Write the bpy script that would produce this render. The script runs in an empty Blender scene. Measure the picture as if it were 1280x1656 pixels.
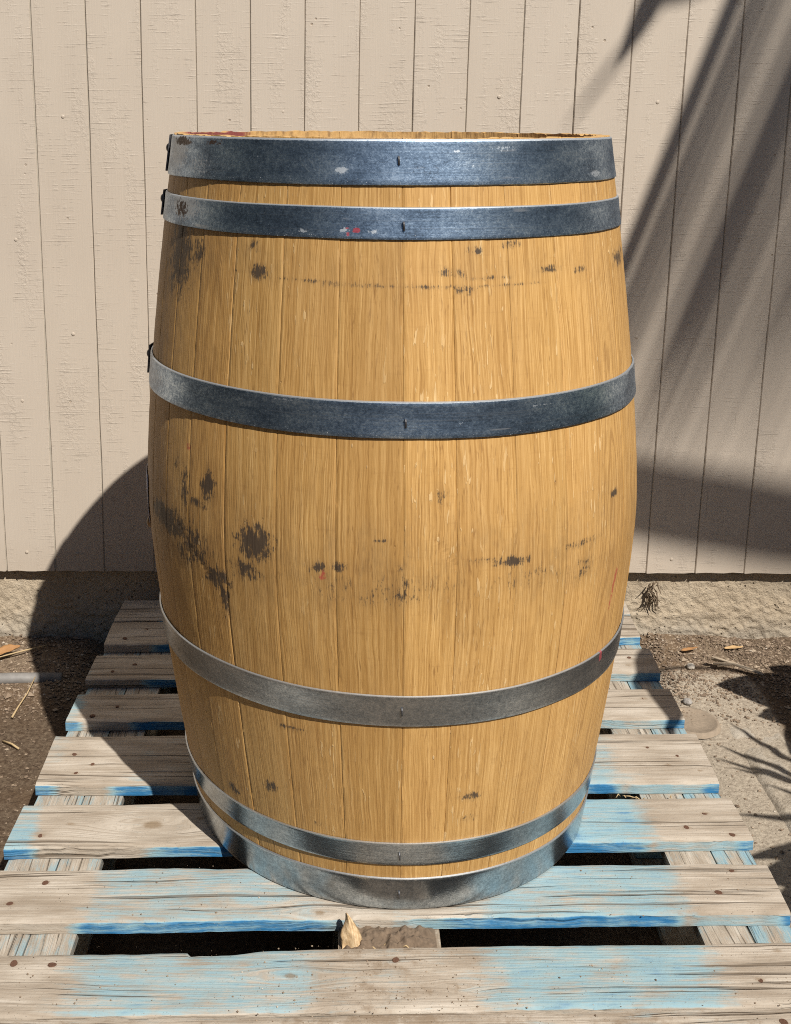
import bpy, bmesh, math, random
import numpy as np
from mathutils import Vector, Matrix

# ------------------------------------------------------------------ camera, sky, sun, exposure
scene = bpy.context.scene
col = scene.collection
PT = 0.141                                   # height of the pallet's top face above the ground
cam_d = bpy.data.cameras.new('camera'); cam = bpy.data.objects.new('camera', cam_d); col.objects.link(cam)
CAM = Vector((-0.1292, -1.5598, 0.9619 + PT))
PITCH, YAW, ROLL, FPX, PPX, PPY = 0.23366, 0.00013, 0.00527, 1910.53, 490.27, 640.57
fw = Vector((math.sin(YAW)*math.cos(PITCH), math.cos(YAW)*math.cos(PITCH), -math.sin(PITCH)))
rt = Vector((math.cos(YAW), -math.sin(YAW), 0)); upv = rt.cross(fw)
r2 = math.cos(ROLL)*rt + math.sin(ROLL)*upv; u2 = -math.sin(ROLL)*rt + math.cos(ROLL)*upv
cam.matrix_world = Matrix(((r2.x, u2.x, -fw.x, CAM.x), (r2.y, u2.y, -fw.y, CAM.y), (r2.z, u2.z, -fw.z, CAM.z), (0, 0, 0, 1)))
cam_d.sensor_fit = 'HORIZONTAL'; cam_d.sensor_width = 36.0
cam_d.lens = FPX / 1280 * 36.0
cam_d.shift_x = (640 - PPX) / 1280; cam_d.shift_y = (PPY - 828) / 1280
cam_d.clip_start = 0.02; cam_d.clip_end = 500
scene.camera = cam
scene.render.resolution_x, scene.render.resolution_y = 791, 1024

AZ, EL = math.radians(27.5), math.radians(49)
SUN = Vector((math.sin(AZ)*math.cos(EL), -math.cos(AZ)*math.cos(EL), math.sin(EL)))   # towards the sun
world = bpy.data.worlds.new('World'); scene.world = world; world.use_nodes = True
wn = world.node_tree.nodes; wl = world.node_tree.links
bg = wn['Background']; sky = wn.new('ShaderNodeTexSky'); sky.sky_type = 'NISHITA'; sky.sun_disc = False
sky.sun_elevation = EL; sky.sun_rotation = math.atan2(SUN.x, SUN.y)
sky.dust_density = 0.3; sky.altitude = 600
wl.new(sky.outputs[0], bg.inputs[0]); bg.inputs[1].default_value = 0.05
sun_d = bpy.data.lights.new('sun', 'SUN'); sun = bpy.data.objects.new('sun', sun_d); col.objects.link(sun)
sun_d.energy = 5.0; sun_d.angle = math.radians(0.53); sun_d.color = (1.0, 0.94, 0.85)
sun.rotation_euler = SUN.to_track_quat('Z', 'Y').to_euler(); sun.location = SUN * 12
scene.view_settings.view_transform = 'Standard'; scene.view_settings.look = 'None'
scene.view_settings.gamma = 1; scene.view_settings.use_curve_mapping = False
scene.view_settings.exposure = 0.25
scene.cycles.use_denoising = False
scene.cycles.pixel_filter_type = 'BLACKMAN_HARRIS'; scene.cycles.filter_width = 1.05
scene.cycles.sample_clamp_indirect = 4.0
scene.cycles.max_bounces = 6; scene.cycles.diffuse_bounces = 3; scene.cycles.glossy_bounces = 3

# ------------------------------------------------------------------ helpers
rng = np.random.default_rng(7)
_T = np.random.default_rng(3).random(65536)
def _h(a, b, s): return _T[(a*73856093 ^ b*19349663 ^ s*83492791) & 65535]
def vnoise(x, y, s=0):
    x = np.asarray(x, float); y = np.asarray(y, float)
    xi = np.floor(x).astype(np.int64); yi = np.floor(y).astype(np.int64); fx = x-xi; fy = y-yi
    fx = fx*fx*(3-2*fx); fy = fy*fy*(3-2*fy)
    a = _h(xi, yi, s); b = _h(xi+1, yi, s); c = _h(xi, yi+1, s); d = _h(xi+1, yi+1, s)
    return (a+(b-a)*fx)*(1-fy)+(c+(d-c)*fx)*fy
def fbm(x, y, s=0, o=4):
    t = 0; a = .5; n = 0
    for i in range(o):
        t = t + a*vnoise(x*2**i, y*2**i, s+i); n += a; a *= .5
    return t/n
def sstep(a, b, x):
    t = np.clip((x-a)/(b-a), 0, 1); return t*t*(3-2*t)

def tag(o, label=None, cat=None, group=None, kind=None):
    if label: o['label'] = label
    if cat: o['category'] = cat
    if group: o['group'] = group
    if kind: o['kind'] = kind
    return o
def empty(name, loc=(0, 0, 0)):
    o = bpy.data.objects.new(name, None); col.objects.link(o); o.location = loc; o.empty_display_size = .05; return o
def mesh_from(name, v, f, smooth=True, mats=(), mi=None):
    me = bpy.data.meshes.new(name); me.from_pydata([tuple(q) for q in np.asarray(v, float)], [], [tuple(int(i) for i in q) for q in f])
    for m in mats: me.materials.append(m)
    if mi is not None: me.polygons.foreach_set('material_index', np.asarray(mi, np.int32))
    if smooth: me.polygons.foreach_set('use_smooth', np.ones(len(me.polygons), bool))
    me.update(); return me
def link(name, me, parent=None, loc=(0, 0, 0)):
    o = bpy.data.objects.new(name, me); col.objects.link(o); o.location = loc
    if parent: o.parent = parent
    return o
def attr_col(me, name, arr):
    a = me.attributes.new(name, 'FLOAT_COLOR', 'POINT'); b = np.ones((len(me.vertices), 4), np.float32)
    b[:, :arr.shape[1]] = arr; a.data.foreach_set('color', b.ravel())
def attr_vec(me, name, arr):
    a = me.attributes.new(name, 'FLOAT_VECTOR', 'POINT'); a.data.foreach_set('vector', np.asarray(arr, np.float32).ravel())
def sharp(me, ang=40):
    try: me.set_sharp_from_angle(angle=math.radians(ang))
    except Exception: pass
def tube(pts, rad, n=8, cap=True):
    pts = [Vector(q) for q in pts]; V = []; F = []
    if not hasattr(rad, '__len__'): rad = [rad]*len(pts)
    prev = None
    for i, q in enumerate(pts):
        d = (pts[min(i+1, len(pts)-1)]-pts[max(i-1, 0)]).normalized()
        a = prev if prev is not None else (Vector((0, 0, 1)) if abs(d.z) < .9 else Vector((1, 0, 0)))
        a = (a-d*a.dot(d)).normalized(); prev = a; b = d.cross(a)
        for k in range(n):
            t = 2*math.pi*k/n; V.append(q+(a*math.cos(t)+b*math.sin(t))*rad[i])
    for i in range(len(pts)-1):
        for k in range(n): F.append((i*n+k, i*n+(k+1) % n, (i+1)*n+(k+1) % n, (i+1)*n+k))
    if cap: F.append(tuple(range(n-1, -1, -1))); F.append(tuple((len(pts)-1)*n+k for k in range(n)))
    return V, F
def joinvf(parts):
    V = []; F = []
    for v, f in parts:
        b = len(V); V += [tuple(q) for q in v]; F += [tuple(i+b for i in q) for q in f]
    return V, F

class Mat:
    def __init__(s, name):
        s.m = bpy.data.materials.new(name); s.m.use_nodes = True; s.t = s.m.node_tree
        s.b = s.t.nodes['Principled BSDF']
    def nd(s, t, **k):
        n = s.t.nodes.new(t)
        for a, b in k.items(): setattr(n, a, b)
        return n
    def put(s, sock, v):
        if v is None: return
        if isinstance(v, bpy.types.NodeSocket): s.t.links.new(v, sock)
        elif hasattr(v, '__len__') and len(v) == 3 and sock.type == 'RGBA': sock.default_value = (*v, 1)
        else: sock.default_value = v
    def set(s, name, v): s.put(s.b.inputs[name], v)
    def attr(s, n, out='Color'):
        a = s.nd('ShaderNodeAttribute'); a.attribute_name = n; return a.outputs[out]
    def obj(s): return s.nd('ShaderNodeTexCoord').outputs['Object']
    def rnd(s): return s.nd('ShaderNodeObjectInfo').outputs['Random']
    def ocol(s): return s.nd('ShaderNodeObjectInfo').outputs['Color']
    def mp(s, v, scale=(1, 1, 1), loc=(0, 0, 0), rot=(0, 0, 0)):
        n = s.nd('ShaderNodeMapping'); s.put(n.inputs[0], v); s.put(n.inputs[1], loc); n.inputs[2].default_value = rot; n.inputs[3].default_value = scale; return n.outputs[0]
    def noise(s, v, scale=1., detail=2., rough=.5, dist=0., out=0):
        n = s.nd('ShaderNodeTexNoise'); s.put(n.inputs['Vector'], v); s.put(n.inputs['Scale'], scale)
        n.inputs['Detail'].default_value = detail; n.inputs['Roughness'].default_value = rough; n.inputs['Distortion'].default_value = dist; return n.outputs[out]
    def vor(s, v, scale, feature='F1', out='Distance', r=1.):
        n = s.nd('ShaderNodeTexVoronoi', feature=feature); s.put(n.inputs['Vector'], v); n.inputs['Scale'].default_value = scale; n.inputs['Randomness'].default_value = r; return n.outputs[out]
    def mr(s, f, a, b, c=0., d=1., smooth=True):
        n = s.nd('ShaderNodeMapRange'); n.interpolation_type = 'SMOOTHSTEP' if smooth else 'LINEAR'; s.put(n.inputs[0], f)
        for i, q in enumerate((a, b, c, d)): s.put(n.inputs[i+1], q)
        return n.outputs[0]
    def mx(s, op, a, b=None):
        n = s.nd('ShaderNodeMath', operation=op); s.put(n.inputs[0], a); s.put(n.inputs[1], b); return n.outputs[0]
    def vx(s, op, a, b):
        n = s.nd('ShaderNodeVectorMath', operation=op); s.put(n.inputs[0], a); s.put(n.inputs[1], b); return n.outputs[0]
    def mix(s, f, a, b, blend='MIX'):
        n = s.nd('ShaderNodeMix', data_type='RGBA', blend_type=blend); s.put(n.inputs[0], f); s.put(n.inputs[6], a); s.put(n.inputs[7], b); return n.outputs[2]
    def sep(s, v): return s.nd('ShaderNodeSeparateXYZ') if v is None else s._sep(v)
    def _sep(s, v):
        n = s.nd('ShaderNodeSeparateXYZ'); s.put(n.inputs[0], v); return n.outputs
    def comb(s, x, y, z):
        n = s.nd('ShaderNodeCombineXYZ')
        for i, q in enumerate((x, y, z)): s.put(n.inputs[i], q)
        return n.outputs[0]
    def ramp(s, f, stops):
        n = s.nd('ShaderNodeValToRGB'); e = n.color_ramp.elements
        while len(e) < len(stops): e.new(.5)
        for q, (p, c) in zip(e, stops): q.position = p; q.color = (*c, 1)
        s.put(n.inputs[0], f); return n.outputs[0]
    def bump(s, h, strength, dist, nrm=None):
        n = s.nd('ShaderNodeBump'); n.inputs['Strength'].default_value = strength; n.inputs['Distance'].default_value = dist; s.put(n.inputs['Height'], h)
        if nrm is not None: s.put(n.inputs['Normal'], nrm)
        return n.outputs[0]
def plain(name, c, rough=.7, metal=0., var=.25, scale=60):
    m = Mat(name); n = m.noise(m.obj(), scale, 4, .6)
    m.set('Base Color', m.mix(n, tuple(x*(1-var) for x in c), tuple(min(1, x*(1+var)) for x in c))); m.set('Roughness', rough); m.set('Metallic', metal)
    m.set('Normal', m.bump(n, .3, .002)); return m.m

# ------------------------------------------------------------------ materials
def mat_oak():
    m = Mat('oak_staves'); uv = m.attr('suv', 'Vector'); rnd = m.rnd()
    off = m.comb(m.mx('MULTIPLY', rnd, 9.), m.mx('MULTIPLY', rnd, 31.), m.mx('MULTIPLY', rnd, 17.))
    q = m.vx('ADD', uv, off)
    wv = m.noise(m.mp(q, (9, 2.2, 1)), 1, 2, .5)
    wob = m.noise(m.mp(q, (60, 22, 1)), 1, 2, .5)
    x = m.mx('MULTIPLY', m.mx('SUBTRACT', wv, .5), .022)
    x2 = m.mx('MULTIPLY', m.mx('SUBTRACT', wob, .5), .005)
    q2 = m.vx('ADD', q, m.comb(m.mx('ADD', x, x2), 0., 0.))
    g1 = m.noise(m.mp(q2, (560, 8, 1)), 1, 3, .62)
    g2 = m.noise(m.mp(q2, (70, 1.4, 1)), 1, 3, .55)
    g3 = m.noise(m.mp(q2, (620, 46, 1)), 1, 2, .6)
    big = m.noise(m.mp(q, (14, 5, 1)), 1, 4, .6)
    c = m.ramp(m.mr(g1, .30, .70, 0, 1, False), [(0, (.335, .176, .052)), (.38, (.462, .266, .087)), (.62, (.525, .315, .112)), (1, (.645, .415, .168))])
    c = m.mix(m.mr(g2, .35, .7, .0, .20), c, (.52, .312, .112))
    saw = m.noise(m.mp(q, (26, 260, 1)), 1, 3, .6); c = m.mix(m.mr(saw, .55, .75, 0., .22), c, (.36, .195, .066))
    c = m.mix(m.mx('MULTIPLY', m.mr(g3, .43, .30), m.mr(g2, .35, .6, .62, .22)), c, (.20, .092, .026))
    xl = m._sep(uv)[2]; zz = m._sep(q)[1]; fa = m.nd('ShaderNodeObjectInfo').outputs['Alpha']
    ph = m.mx('ADD', m.mx('MULTIPLY', zz, 11.), m.mx('ADD', m.mx('MULTIPLY', m.mx('MULTIPLY', xl, xl), 5200.), m.mx('MULTIPLY', m.noise(m.mp(q, (30, 6, 1)), 1, 3, .5), 5.)))
    band = m.mr(m.mx('SINE', m.mx('MULTIPLY', ph, 4.5)), .35, .95); c = m.mix(m.mx('MULTIPLY', m.mx('MULTIPLY', band, fa), .42), c, (.235, .115, .035))
    c = m.mix(m.mr(big, .35, .7, 0., .26), c, (.385, .212, .075))
    fl = m.noise(m.mp(q2, (240, 34, 1)), 1, 2, .5, .7)
    flm = m.mr(fl, .645, .675)
    flm = m.mx('MULTIPLY', flm, m.mr(m.noise(m.mp(q, (16, 3, 1), (5, 2, 0)), 1, 1), .44, .58))
    c = m.mix(m.mx('MULTIPLY', flm, .6), c, (.72, .52, .27))
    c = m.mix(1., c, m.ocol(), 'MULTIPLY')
    # rolling grime around the bilge and wear
    st = m._sep(m.attr('stain')); gr = m.noise(uv, 80, 5, .72); gr2 = m.noise(m.mp(uv, (420, 60, 1)), 1, 4, .72); gr3 = m.noise(uv, 14, 4, .6)
    dirt = m.mx('MULTIPLY', m.mr(m.mx('ADD', st[2], m.mx('MULTIPLY', m.mx('SUBTRACT', gr3, .5), .9)), .28, .8), m.mr(gr2, .3, .62, .2, 1.))
    c = m.mix(m.mx('MULTIPLY', dirt, .45), c, (.135, .085, .045))
    k = m.mx('ADD', st[0], m.mx('MULTIPLY', m.mx('SUBTRACT', m.mx('ADD', m.mx('MULTIPLY', gr, .5), m.mx('MULTIPLY', gr2, .5)), .50), 4.2))
    dk = m.mx('MULTIPLY', m.mr(k, .36, .74), m.mr(st[0], .03, .35))
    c = m.mix(m.mx('MULTIPLY', dk, .88), c, (.030, .028, .028))
    soft = m.mx('MULTIPLY', m.mr(st[0], .0, .9), .20)
    c = m.mix(soft, c, (.09, .06, .04))
    rk = m.mx('MULTIPLY', m.mr(m.mx('ADD', st[1], m.mx('MULTIPLY', m.mx('SUBTRACT', m.mx('ADD', m.mx('MULTIPLY', gr, .5), m.mx('MULTIPLY', gr2, .5)), .5), 3.)), .45, .7), m.mr(st[1], .05, .2))
    c = m.mix(m.mx('MULTIPLY', rk, .75), c, (.36, .05, .045))
    # small dings: pale torn fibres next to a dark nick
    dv = m.vor(m.mp(uv, (1, .55, 1)), 46); dn = m.noise(uv, 6, 2)
    ding = m.mx('MULTIPLY', m.mr(dv, .085, .05), m.mr(dn, .52, .62))
    c = m.mix(m.mx('MULTIPLY', ding, .7), c, (.62, .47, .28))
    dv2 = m.vor(m.mp(uv, (1, .7, 1), (.021, .013, 0)), 38); nick = m.mx('MULTIPLY', m.mr(dv2, .045, .025), m.mr(dn, .5, .6))
    c = m.mix(m.mx('MULTIPLY', nick, .8), c, (.08, .045, .02))
    m.set('Base Color', c); m.set('Roughness', m.mr(g1, .3, .7, .48, .62)); m.set('Specular IOR Level', .35)
    h = m.mx('ADD', m.mx('MULTIPLY', g1, .6), m.mx('MULTIPLY', g3, .5))
    h = m.mx('ADD', h, m.mx('MULTIPLY', flm, .5)); h = m.mx('SUBTRACT', h, m.mx('MULTIPLY', nick, 1.4)); h = m.mx('ADD', h, m.mx('MULTIPLY', ding, .8))
    scr = m.attr('scratch', 'Fac'); h = m.mx('SUBTRACT', h, m.mx('MULTIPLY', scr, .8))
    m.set('Normal', m.bump(h, .6, .0012)); return m.m
def mat_inside():
    m = Mat('oak_inside'); uv = m.attr('suv', 'Vector'); g = m.noise(m.mp(uv, (220, 5, 1)), 1, 3, .6); n = m.noise(uv, 60, 4, .6)
    c = m.mix(g, (.44, .25, .085), (.68, .44, .18)); c = m.mix(m.mr(n, .45, .7, 0, .6), c, (.12, .06, .03))
    st = m._sep(m.attr('stain')); c = m.mix(m.mr(m.mx('ADD', st[1], m.mx('MULTIPLY', m.mx('SUBTRACT', n, .5), .5)), .3, .6), c, (.23, .06, .055))
    m.set('Base Color', c); m.set('Roughness', .75); m.set('Normal', m.bump(m.mx('ADD', g, n), .6, .002)); return m.m
def mat_hoop():
    m = Mat('galvanised_hoop_steel'); uv = m.attr('suv', 'Vector'); ch = m._sep(m.attr('chip'))
    sp = m.noise(m.mp(uv, (1, 1.2, 1)), 420, 4, .75); sp2 = m.noise(uv, 170, 4, .7); lg = m.noise(m.mp(uv, (14, 30, 1)), 1, 3, .6); ln = m.noise(m.mp(uv, (6, 420, 1)), 1, 3, .6)
    f = m.mx('ADD', m.mx('ADD', m.mx('MULTIPLY', sp, .38), m.mx('MULTIPLY', sp2, .30)), m.mx('MULTIPLY', lg, .32))
    c = m.ramp(m.mr(f, .40, .60, 0, 1, False), [(0, (.085, .12, .17)), (.4, (.18, .255, .36)), (.7, (.34, .445, .57)), (1, (.60, .72, .84))])  # upper hoops: blue of the reflected sky tinted into the steel colour
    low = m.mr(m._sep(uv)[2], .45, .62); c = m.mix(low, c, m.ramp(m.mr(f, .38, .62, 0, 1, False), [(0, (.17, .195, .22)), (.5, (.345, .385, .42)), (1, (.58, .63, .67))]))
    c = m.mix(m.mr(ln, .55, .75, 0, .35), c, (.42, .47, .53))
    scn = m.noise(m.mp(uv, (9, 150, 1), (0, 0, 0), (0, 0, .5)), 1, 2, .5); scm = m.mx('MULTIPLY', m.mr(scn, .68, .72), m.mr(m.noise(uv, 25, 2), .5, .6)); c = m.mix(m.mx('MULTIPLY', scm, .6), c, (.62, .66, .72))
    wh = m.mx('MULTIPLY', m.mr(m.noise(uv, 700, 2, .6), .66, .72), m.mr(m.mx('ADD', ch[1], m.mx('MULTIPLY', m.noise(uv, 40, 3), .7)), .55, .9))
    c = m.mix(m.mx('MULTIPLY', wh, .8), c, (.78, .79, .8))
    pat = m.mr(m.mx('ADD', ch[0], m.mx('MULTIPLY', m.mx('SUBTRACT', m.noise(uv, 260, 4, .7), .5), 1.6)), .42, .66)  # pale chips plus the painted sunlit line along the top edge
    pat = m.mx('MULTIPLY', pat, m.mr(ch[0], .05, .2)); c = m.mix(m.mx('MULTIPLY', pat, .75), c, (.62, .66, .70))
    rs = m.mx('MULTIPLY', m.mr(m.mx('ADD', ch[2], m.mx('MULTIPLY', m.mx('SUBTRACT', m.noise(uv, 160, 4, .7), .5), 1.4)), .5, .6), m.mr(ch[2], .05, .2))
    c = m.mix(rs, c, (.05, .028, .02))
    rd = m.attr('redpaint', 'Fac'); rdm = m.mx('MULTIPLY', m.mr(m.mx('ADD', rd, m.mx('MULTIPLY', m.mx('SUBTRACT', sp2, .5), 1.2)), .45, .55), m.mr(rd, .05, .2)); c = m.mix(m.mx('MULTIPLY', rdm, .85), c, (.34, .02, .03))
    m.set('Base Color', c); rough = m.mx('SUBTRACT', m.mr(f, .3, .7, .46, .32), m.mr(m._sep(uv)[2], .3, .8, 0., .20, False)); rough = m.mx('ADD', rough, m.mx('MULTIPLY', pat, .2)); m.set('Roughness', rough)
    met = m.mx('SUBTRACT', .93, m.mx('MAXIMUM', m.mx('MULTIPLY', m.mx('MAXIMUM', wh, rdm), .7), m.mx('MULTIPLY', rs, .7))); m.set('Metallic', met)
    h = m.mx('ADD', m.mx('MULTIPLY', sp, .5), m.mx('MULTIPLY', ln, .4)); h = m.mx('ADD', h, m.mx('MULTIPLY', m.noise(uv, 12, 2), 1.2))
    m.set('Normal', m.bump(h, .24, .0012)); return m.m
def mat_deck(name='weathered_pallet_wood', end=False):
    m = Mat(name); g = m.attr('grain', 'Vector'); pa = m._sep(m.attr('paint')); rnd = m.rnd()
    off = m.comb(m.mx('MULTIPLY', rnd, 13.), m.mx('MULTIPLY', rnd, 41.), 0.)
    q = m.vx('ADD', g, off)
    wv = m.noise(m.mp(q, (1.6, 7, 1)), 1, 2, .5)
    q2 = m.vx('ADD', q, m.comb(0., m.mx('MULTIPLY', m.mx('SUBTRACT', wv, .5), .045), 0.))
    l1 = m.noise(m.mp(q2, (2.2, 115, 1)), 1, 3, .55); l2 = m.noise(m.mp(q2, (7, 420, 1)), 1, 3, .6); b1 = m.noise(m.mp(q, (9, 30, 1)), 1, 4, .6); sp = m.noise(q, 260, 3, .6)
    c = m.ramp(m.mr(b1, .25, .75), [(0, (.30, .25, .197)), (.5, (.41, .358, .295)), (1, (.515, .465, .40))])
    c = m.mix(m.mr(l2, .42, .62, 0, .5), c, (.275, .222, .168))
    c = m.mix(m.mr(l1, .55, .75, 0, .35), c, (.53, .48, .41))
    # blue paint, worn along the ridges of the grain
    pn = m.noise(m.mp(q2, (16, 210, 1)), 1, 5, .7); pn2 = m.noise(q, 22, 4, .6)
    k = m.mx('ADD', pa[0], m.mx('MULTIPLY', m.mx('SUBTRACT', m.mx('ADD', m.mx('MULTIPLY', pn, .6), m.mx('MULTIPLY', pn2, .4)), .5), 2.0))
    thin = m.mr(k, .24, .72, 0., 1.); thin = m.mx('MULTIPLY', thin, m.mr(pa[0], .0, .12))
    blue = m.mix(m.mr(k, .66, 1.12), (.235, .385, .445), (.030, .165, .350))
    c = m.mix(m.mx('MULTIPLY', thin, m.mr(pa[0], .2, .95, .74, 1.)), c, blue)
    kn = m.mr(m.mx('ADD', pa[2], m.mx('MULTIPLY', m.mx('SUBTRACT', sp, .5), .3)), .35, .8); c = m.mix(m.mx('MULTIPLY', kn, .7), c, (.20, .135, .075))
    crack = m.mr(l1, .42, .335); crack = m.mx('MULTIPLY', crack, m.mr(pa[0], .5, 1., 1., .25))
    c = m.mix(m.mx('MULTIPLY', crack, .66), c, (.12, .088, .06))
    ds = m.mr(m.mx('ADD', pa[1], m.mx('MULTIPLY', m.mx('SUBTRACT', m.noise(q, 45, 5, .7), .5), 1.3)), .45, .75); ds = m.mx('MULTIPLY', ds, m.mr(pa[1], .02, .2))
    c = m.mix(m.mx('MULTIPLY', ds, .75), c, (.235, .175, .12))
    spk = m.mr(m.noise(q, 520, 2, .5), .70, .74); c = m.mix(m.mx('MULTIPLY', spk, .7), c, (.62, .58, .52))
    spd = m.mr(m.vor(q, 120), .10, .05); spd = m.mx('MULTIPLY', spd, m.mr(m.noise(q, 18, 2), .5, .6)); c = m.mix(m.mx('MULTIPLY', spd, .7), c, (.10, .07, .05))
    m.set('Base Color', c); m.set('Roughness', .82); m.set('Specular IOR Level', .22)
    h = m.mx('SUBTRACT', m.mx('ADD', m.mx('MULTIPLY', l2, .5), m.mx('MULTIPLY', l1, .5)), m.mx('MULTIPLY', crack, 1.2)); h = m.mx('ADD', h, m.mx('MULTIPLY', sp, .25)); h = m.mx('ADD', h, m.mx('MULTIPLY', spk, .5))
    m.set('Normal', m.bump(h, .9, .0022)); return m.m
def mat_siding():
    m = Mat('painted_siding'); o = m.obj(); rnd = m.rnd(); off = m.comb(m.mx('MULTIPLY', rnd, 11.), 0., m.mx('MULTIPLY', rnd, 23.)); q = m.vx('ADD', o, off)
    fine = m.noise(m.mp(q, (420, 420, 10)), 1, 3, .6); hor = m.noise(m.mp(q, (12, 12, 330)), 1, 3, .65); msk = m.noise(m.mp(q, (26, 26, 4)), 1, 5, .65); rough = m.noise(m.mp(q, (1, 1, .8)), 150, 4, .7)
    big = m.noise(m.mp(o, (3, 3, 2)), 1, 4, .6); cr = m.noise(m.mp(q, (260, 260, 4.5)), 1, 2, .55)
    c = m.mix(m.mr(big, .3, .7), (.510, .442, .370), (.555, .488, .412))
    c = m.mix(m.mr(rnd, 0, 1, 0, .25), c, (.50, .43, .35))
    spl = m.mx('MULTIPLY', m.mr(cr, .285, .245), m.mr(m.noise(m.mp(q, (8, 8, 2), (3, 1, 4)), 1, 2), .48, .62)); spl = m.mx('MULTIPLY', spl, m.mr(m._sep(m.ocol())[0], .2, .9))
    c = m.mix(m.mx('MULTIPLY', spl, .75), c, (.14, .10, .07))
    dots = m.mx('MULTIPLY', m.mr(m.vor(m.mp(q, (1, 1, 1)), 26), .075, .045), m.mr(m.noise(q, 9, 2), .52, .62)); c = m.mix(m.mx('MULTIPLY', dots, .6), c, (.30, .22, .15))
    low = m._sep(o)[2]; c = m.mix(m.mx('MULTIPLY', m.mr(m.mx('ADD', low, m.mx('MULTIPLY', big, .12)), .14, .05), .18), c, (.36, .28, .20))
    m.set('Base Color', c); m.set('Roughness', .55); m.set('Specular IOR Level', .3)
    h = m.mx('MULTIPLY', m.mr(rough, .42, .60), m.mx('MULTIPLY', m.mr(msk, .48, .72), .5)); h = m.mx('ADD', h, m.mx('MULTIPLY', fine, .26)); h = m.mx('ADD', h, m.mx('MULTIPLY', m.mx('MULTIPLY', m.mr(hor, .56, .68), m.mr(msk, .42, .58)), .6)); h = m.mx('SUBTRACT', h, spl); h = m.mx('SUBTRACT', h, dots)
    m.set('Normal', m.bump(h, .5, .0022)); return m.m
def mat_soil():
    m = Mat('dry_soil'); o = m.obj(); n = m.noise(o, 9, 5, .6); g = m.noise(o, 140, 5, .75); v = m.vor(o, 170, 'F1', 'Color'); z = m._sep(m.attr('zone'))
    c = m.mix(m.mr(g, .3, .7), (.085, .056, .036), (.25, .185, .125)); c = m.mix(.35, c, m.mix(m._sep(v)[0], (.08, .055, .04), (.36, .29, .21)))
    c = m.mix(m.mr(n, .4, .65, 0, .5), c, (.16, .10, .055))
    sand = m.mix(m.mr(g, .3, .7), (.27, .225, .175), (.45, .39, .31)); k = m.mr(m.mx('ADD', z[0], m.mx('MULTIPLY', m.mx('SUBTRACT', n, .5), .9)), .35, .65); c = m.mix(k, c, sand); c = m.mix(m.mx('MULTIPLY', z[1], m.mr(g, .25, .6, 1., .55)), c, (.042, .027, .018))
    m.set('Base Color', c); m.set('Roughness', .95); m.set('Specular IOR Level', .15); m.set('Normal', m.bump(m.mx('ADD', g, m._sep(v)[1]), .8, .004)); return m.m
def mat_concrete():
    m = Mat('rough_concrete'); o = m.obj(); n = m.noise(o, 6, 5, .6); g = m.noise(o, 90, 5, .7); p = m.vor(o, 75); z = m._sep(o)
    c = m.mix(m.mr(n, .3, .7), (.40, .325, .235), (.50, .42, .315)); c = m.mix(m.mr(g, .55, .75, 0, .4), c, (.52, .48, .42))
    low = m.mr(m.mx('ADD', z[2], m.mx('MULTIPLY', m.mx('SUBTRACT', m.noise(o, 14, 4, .6), .5), .10)), .10, .03); c = m.mix(m.mx('MULTIPLY', low, .6), c, (.30, .275, .235))
    pit = m.mx('MULTIPLY', m.mr(p, .2, .1), m.mr(m.noise(o, 25, 3), .5, .6)); c = m.mix(m.mx('MULTIPLY', pit, .6), c, (.16, .12, .08))
    m.set('Base Color', c); m.set('Roughness', .9); m.set('Specular IOR Level', .2); m.set('Normal', m.bump(m.mx('SUBTRACT', m.mx('ADD', g, m.mx('MULTIPLY', m.noise(o, 260, 4, .7), .5)), m.mx('MULTIPLY', pit, 1.2)), .9, .006)); return m.m
OAK, INSIDE, HOOP, DECK, SIDING, SOIL, CONC = mat_oak(), mat_inside(), mat_hoop(), mat_deck(), mat_siding(), mat_soil(), mat_concrete()
RUST = plain('rusted_iron', (.115, .058, .036), .9, .15, .7, 700)
DARKIRON = plain('dull_rivet_steel', (.16, .16, .17), .5, .9, .3, 300)
GROOVE = plain('groove_paint', (.40, .36, .30), .8)
LEAFDRY = plain('dry_leaf_tan', (.50, .33, .16), .75, 0, .3, 90)
LEAFORANGE = plain('dry_leaf_orange', (.33, .17, .065), .75, 0, .3, 90)
STRAW = plain('straw', (.42, .31, .17), .8, 0, .3, 120)
TWIG = plain('grey_twig', (.13, .092, .058), .85, 0, .4, 120)
PEBBLE = None
def mat_pebble():
    m = Mat('pebbles'); r = m._sep(m.attr('tone')); n = m.noise(m.obj(), 300, 3, .6)
    c = m.ramp(r[0], [(0, (.09, .06, .04)), (.5, (.24, .18, .125)), (.85, (.42, .34, .25)), (1, (.58, .53, .46))]); c = m.mix(m.mx('MULTIPLY', n, .4), c, (.15, .1, .07))
    m.set('Base Color', c); m.set('Roughness', .9); return m.m
PEBBLE = mat_pebble()
PIPE = plain('weathered_grey_pipe', (.20, .19, .18), .6, 0, .45, 45)
BARK = plain('bark', (.13, .095, .065), .9, 0, .4, 30)
STRAP = plain('strap_leaf', (.045, .085, .03), .45, 0, .35, 20)
CLOD = plain('dried_mud', (.15, .108, .074), .95, 0, .55, 160)

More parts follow.
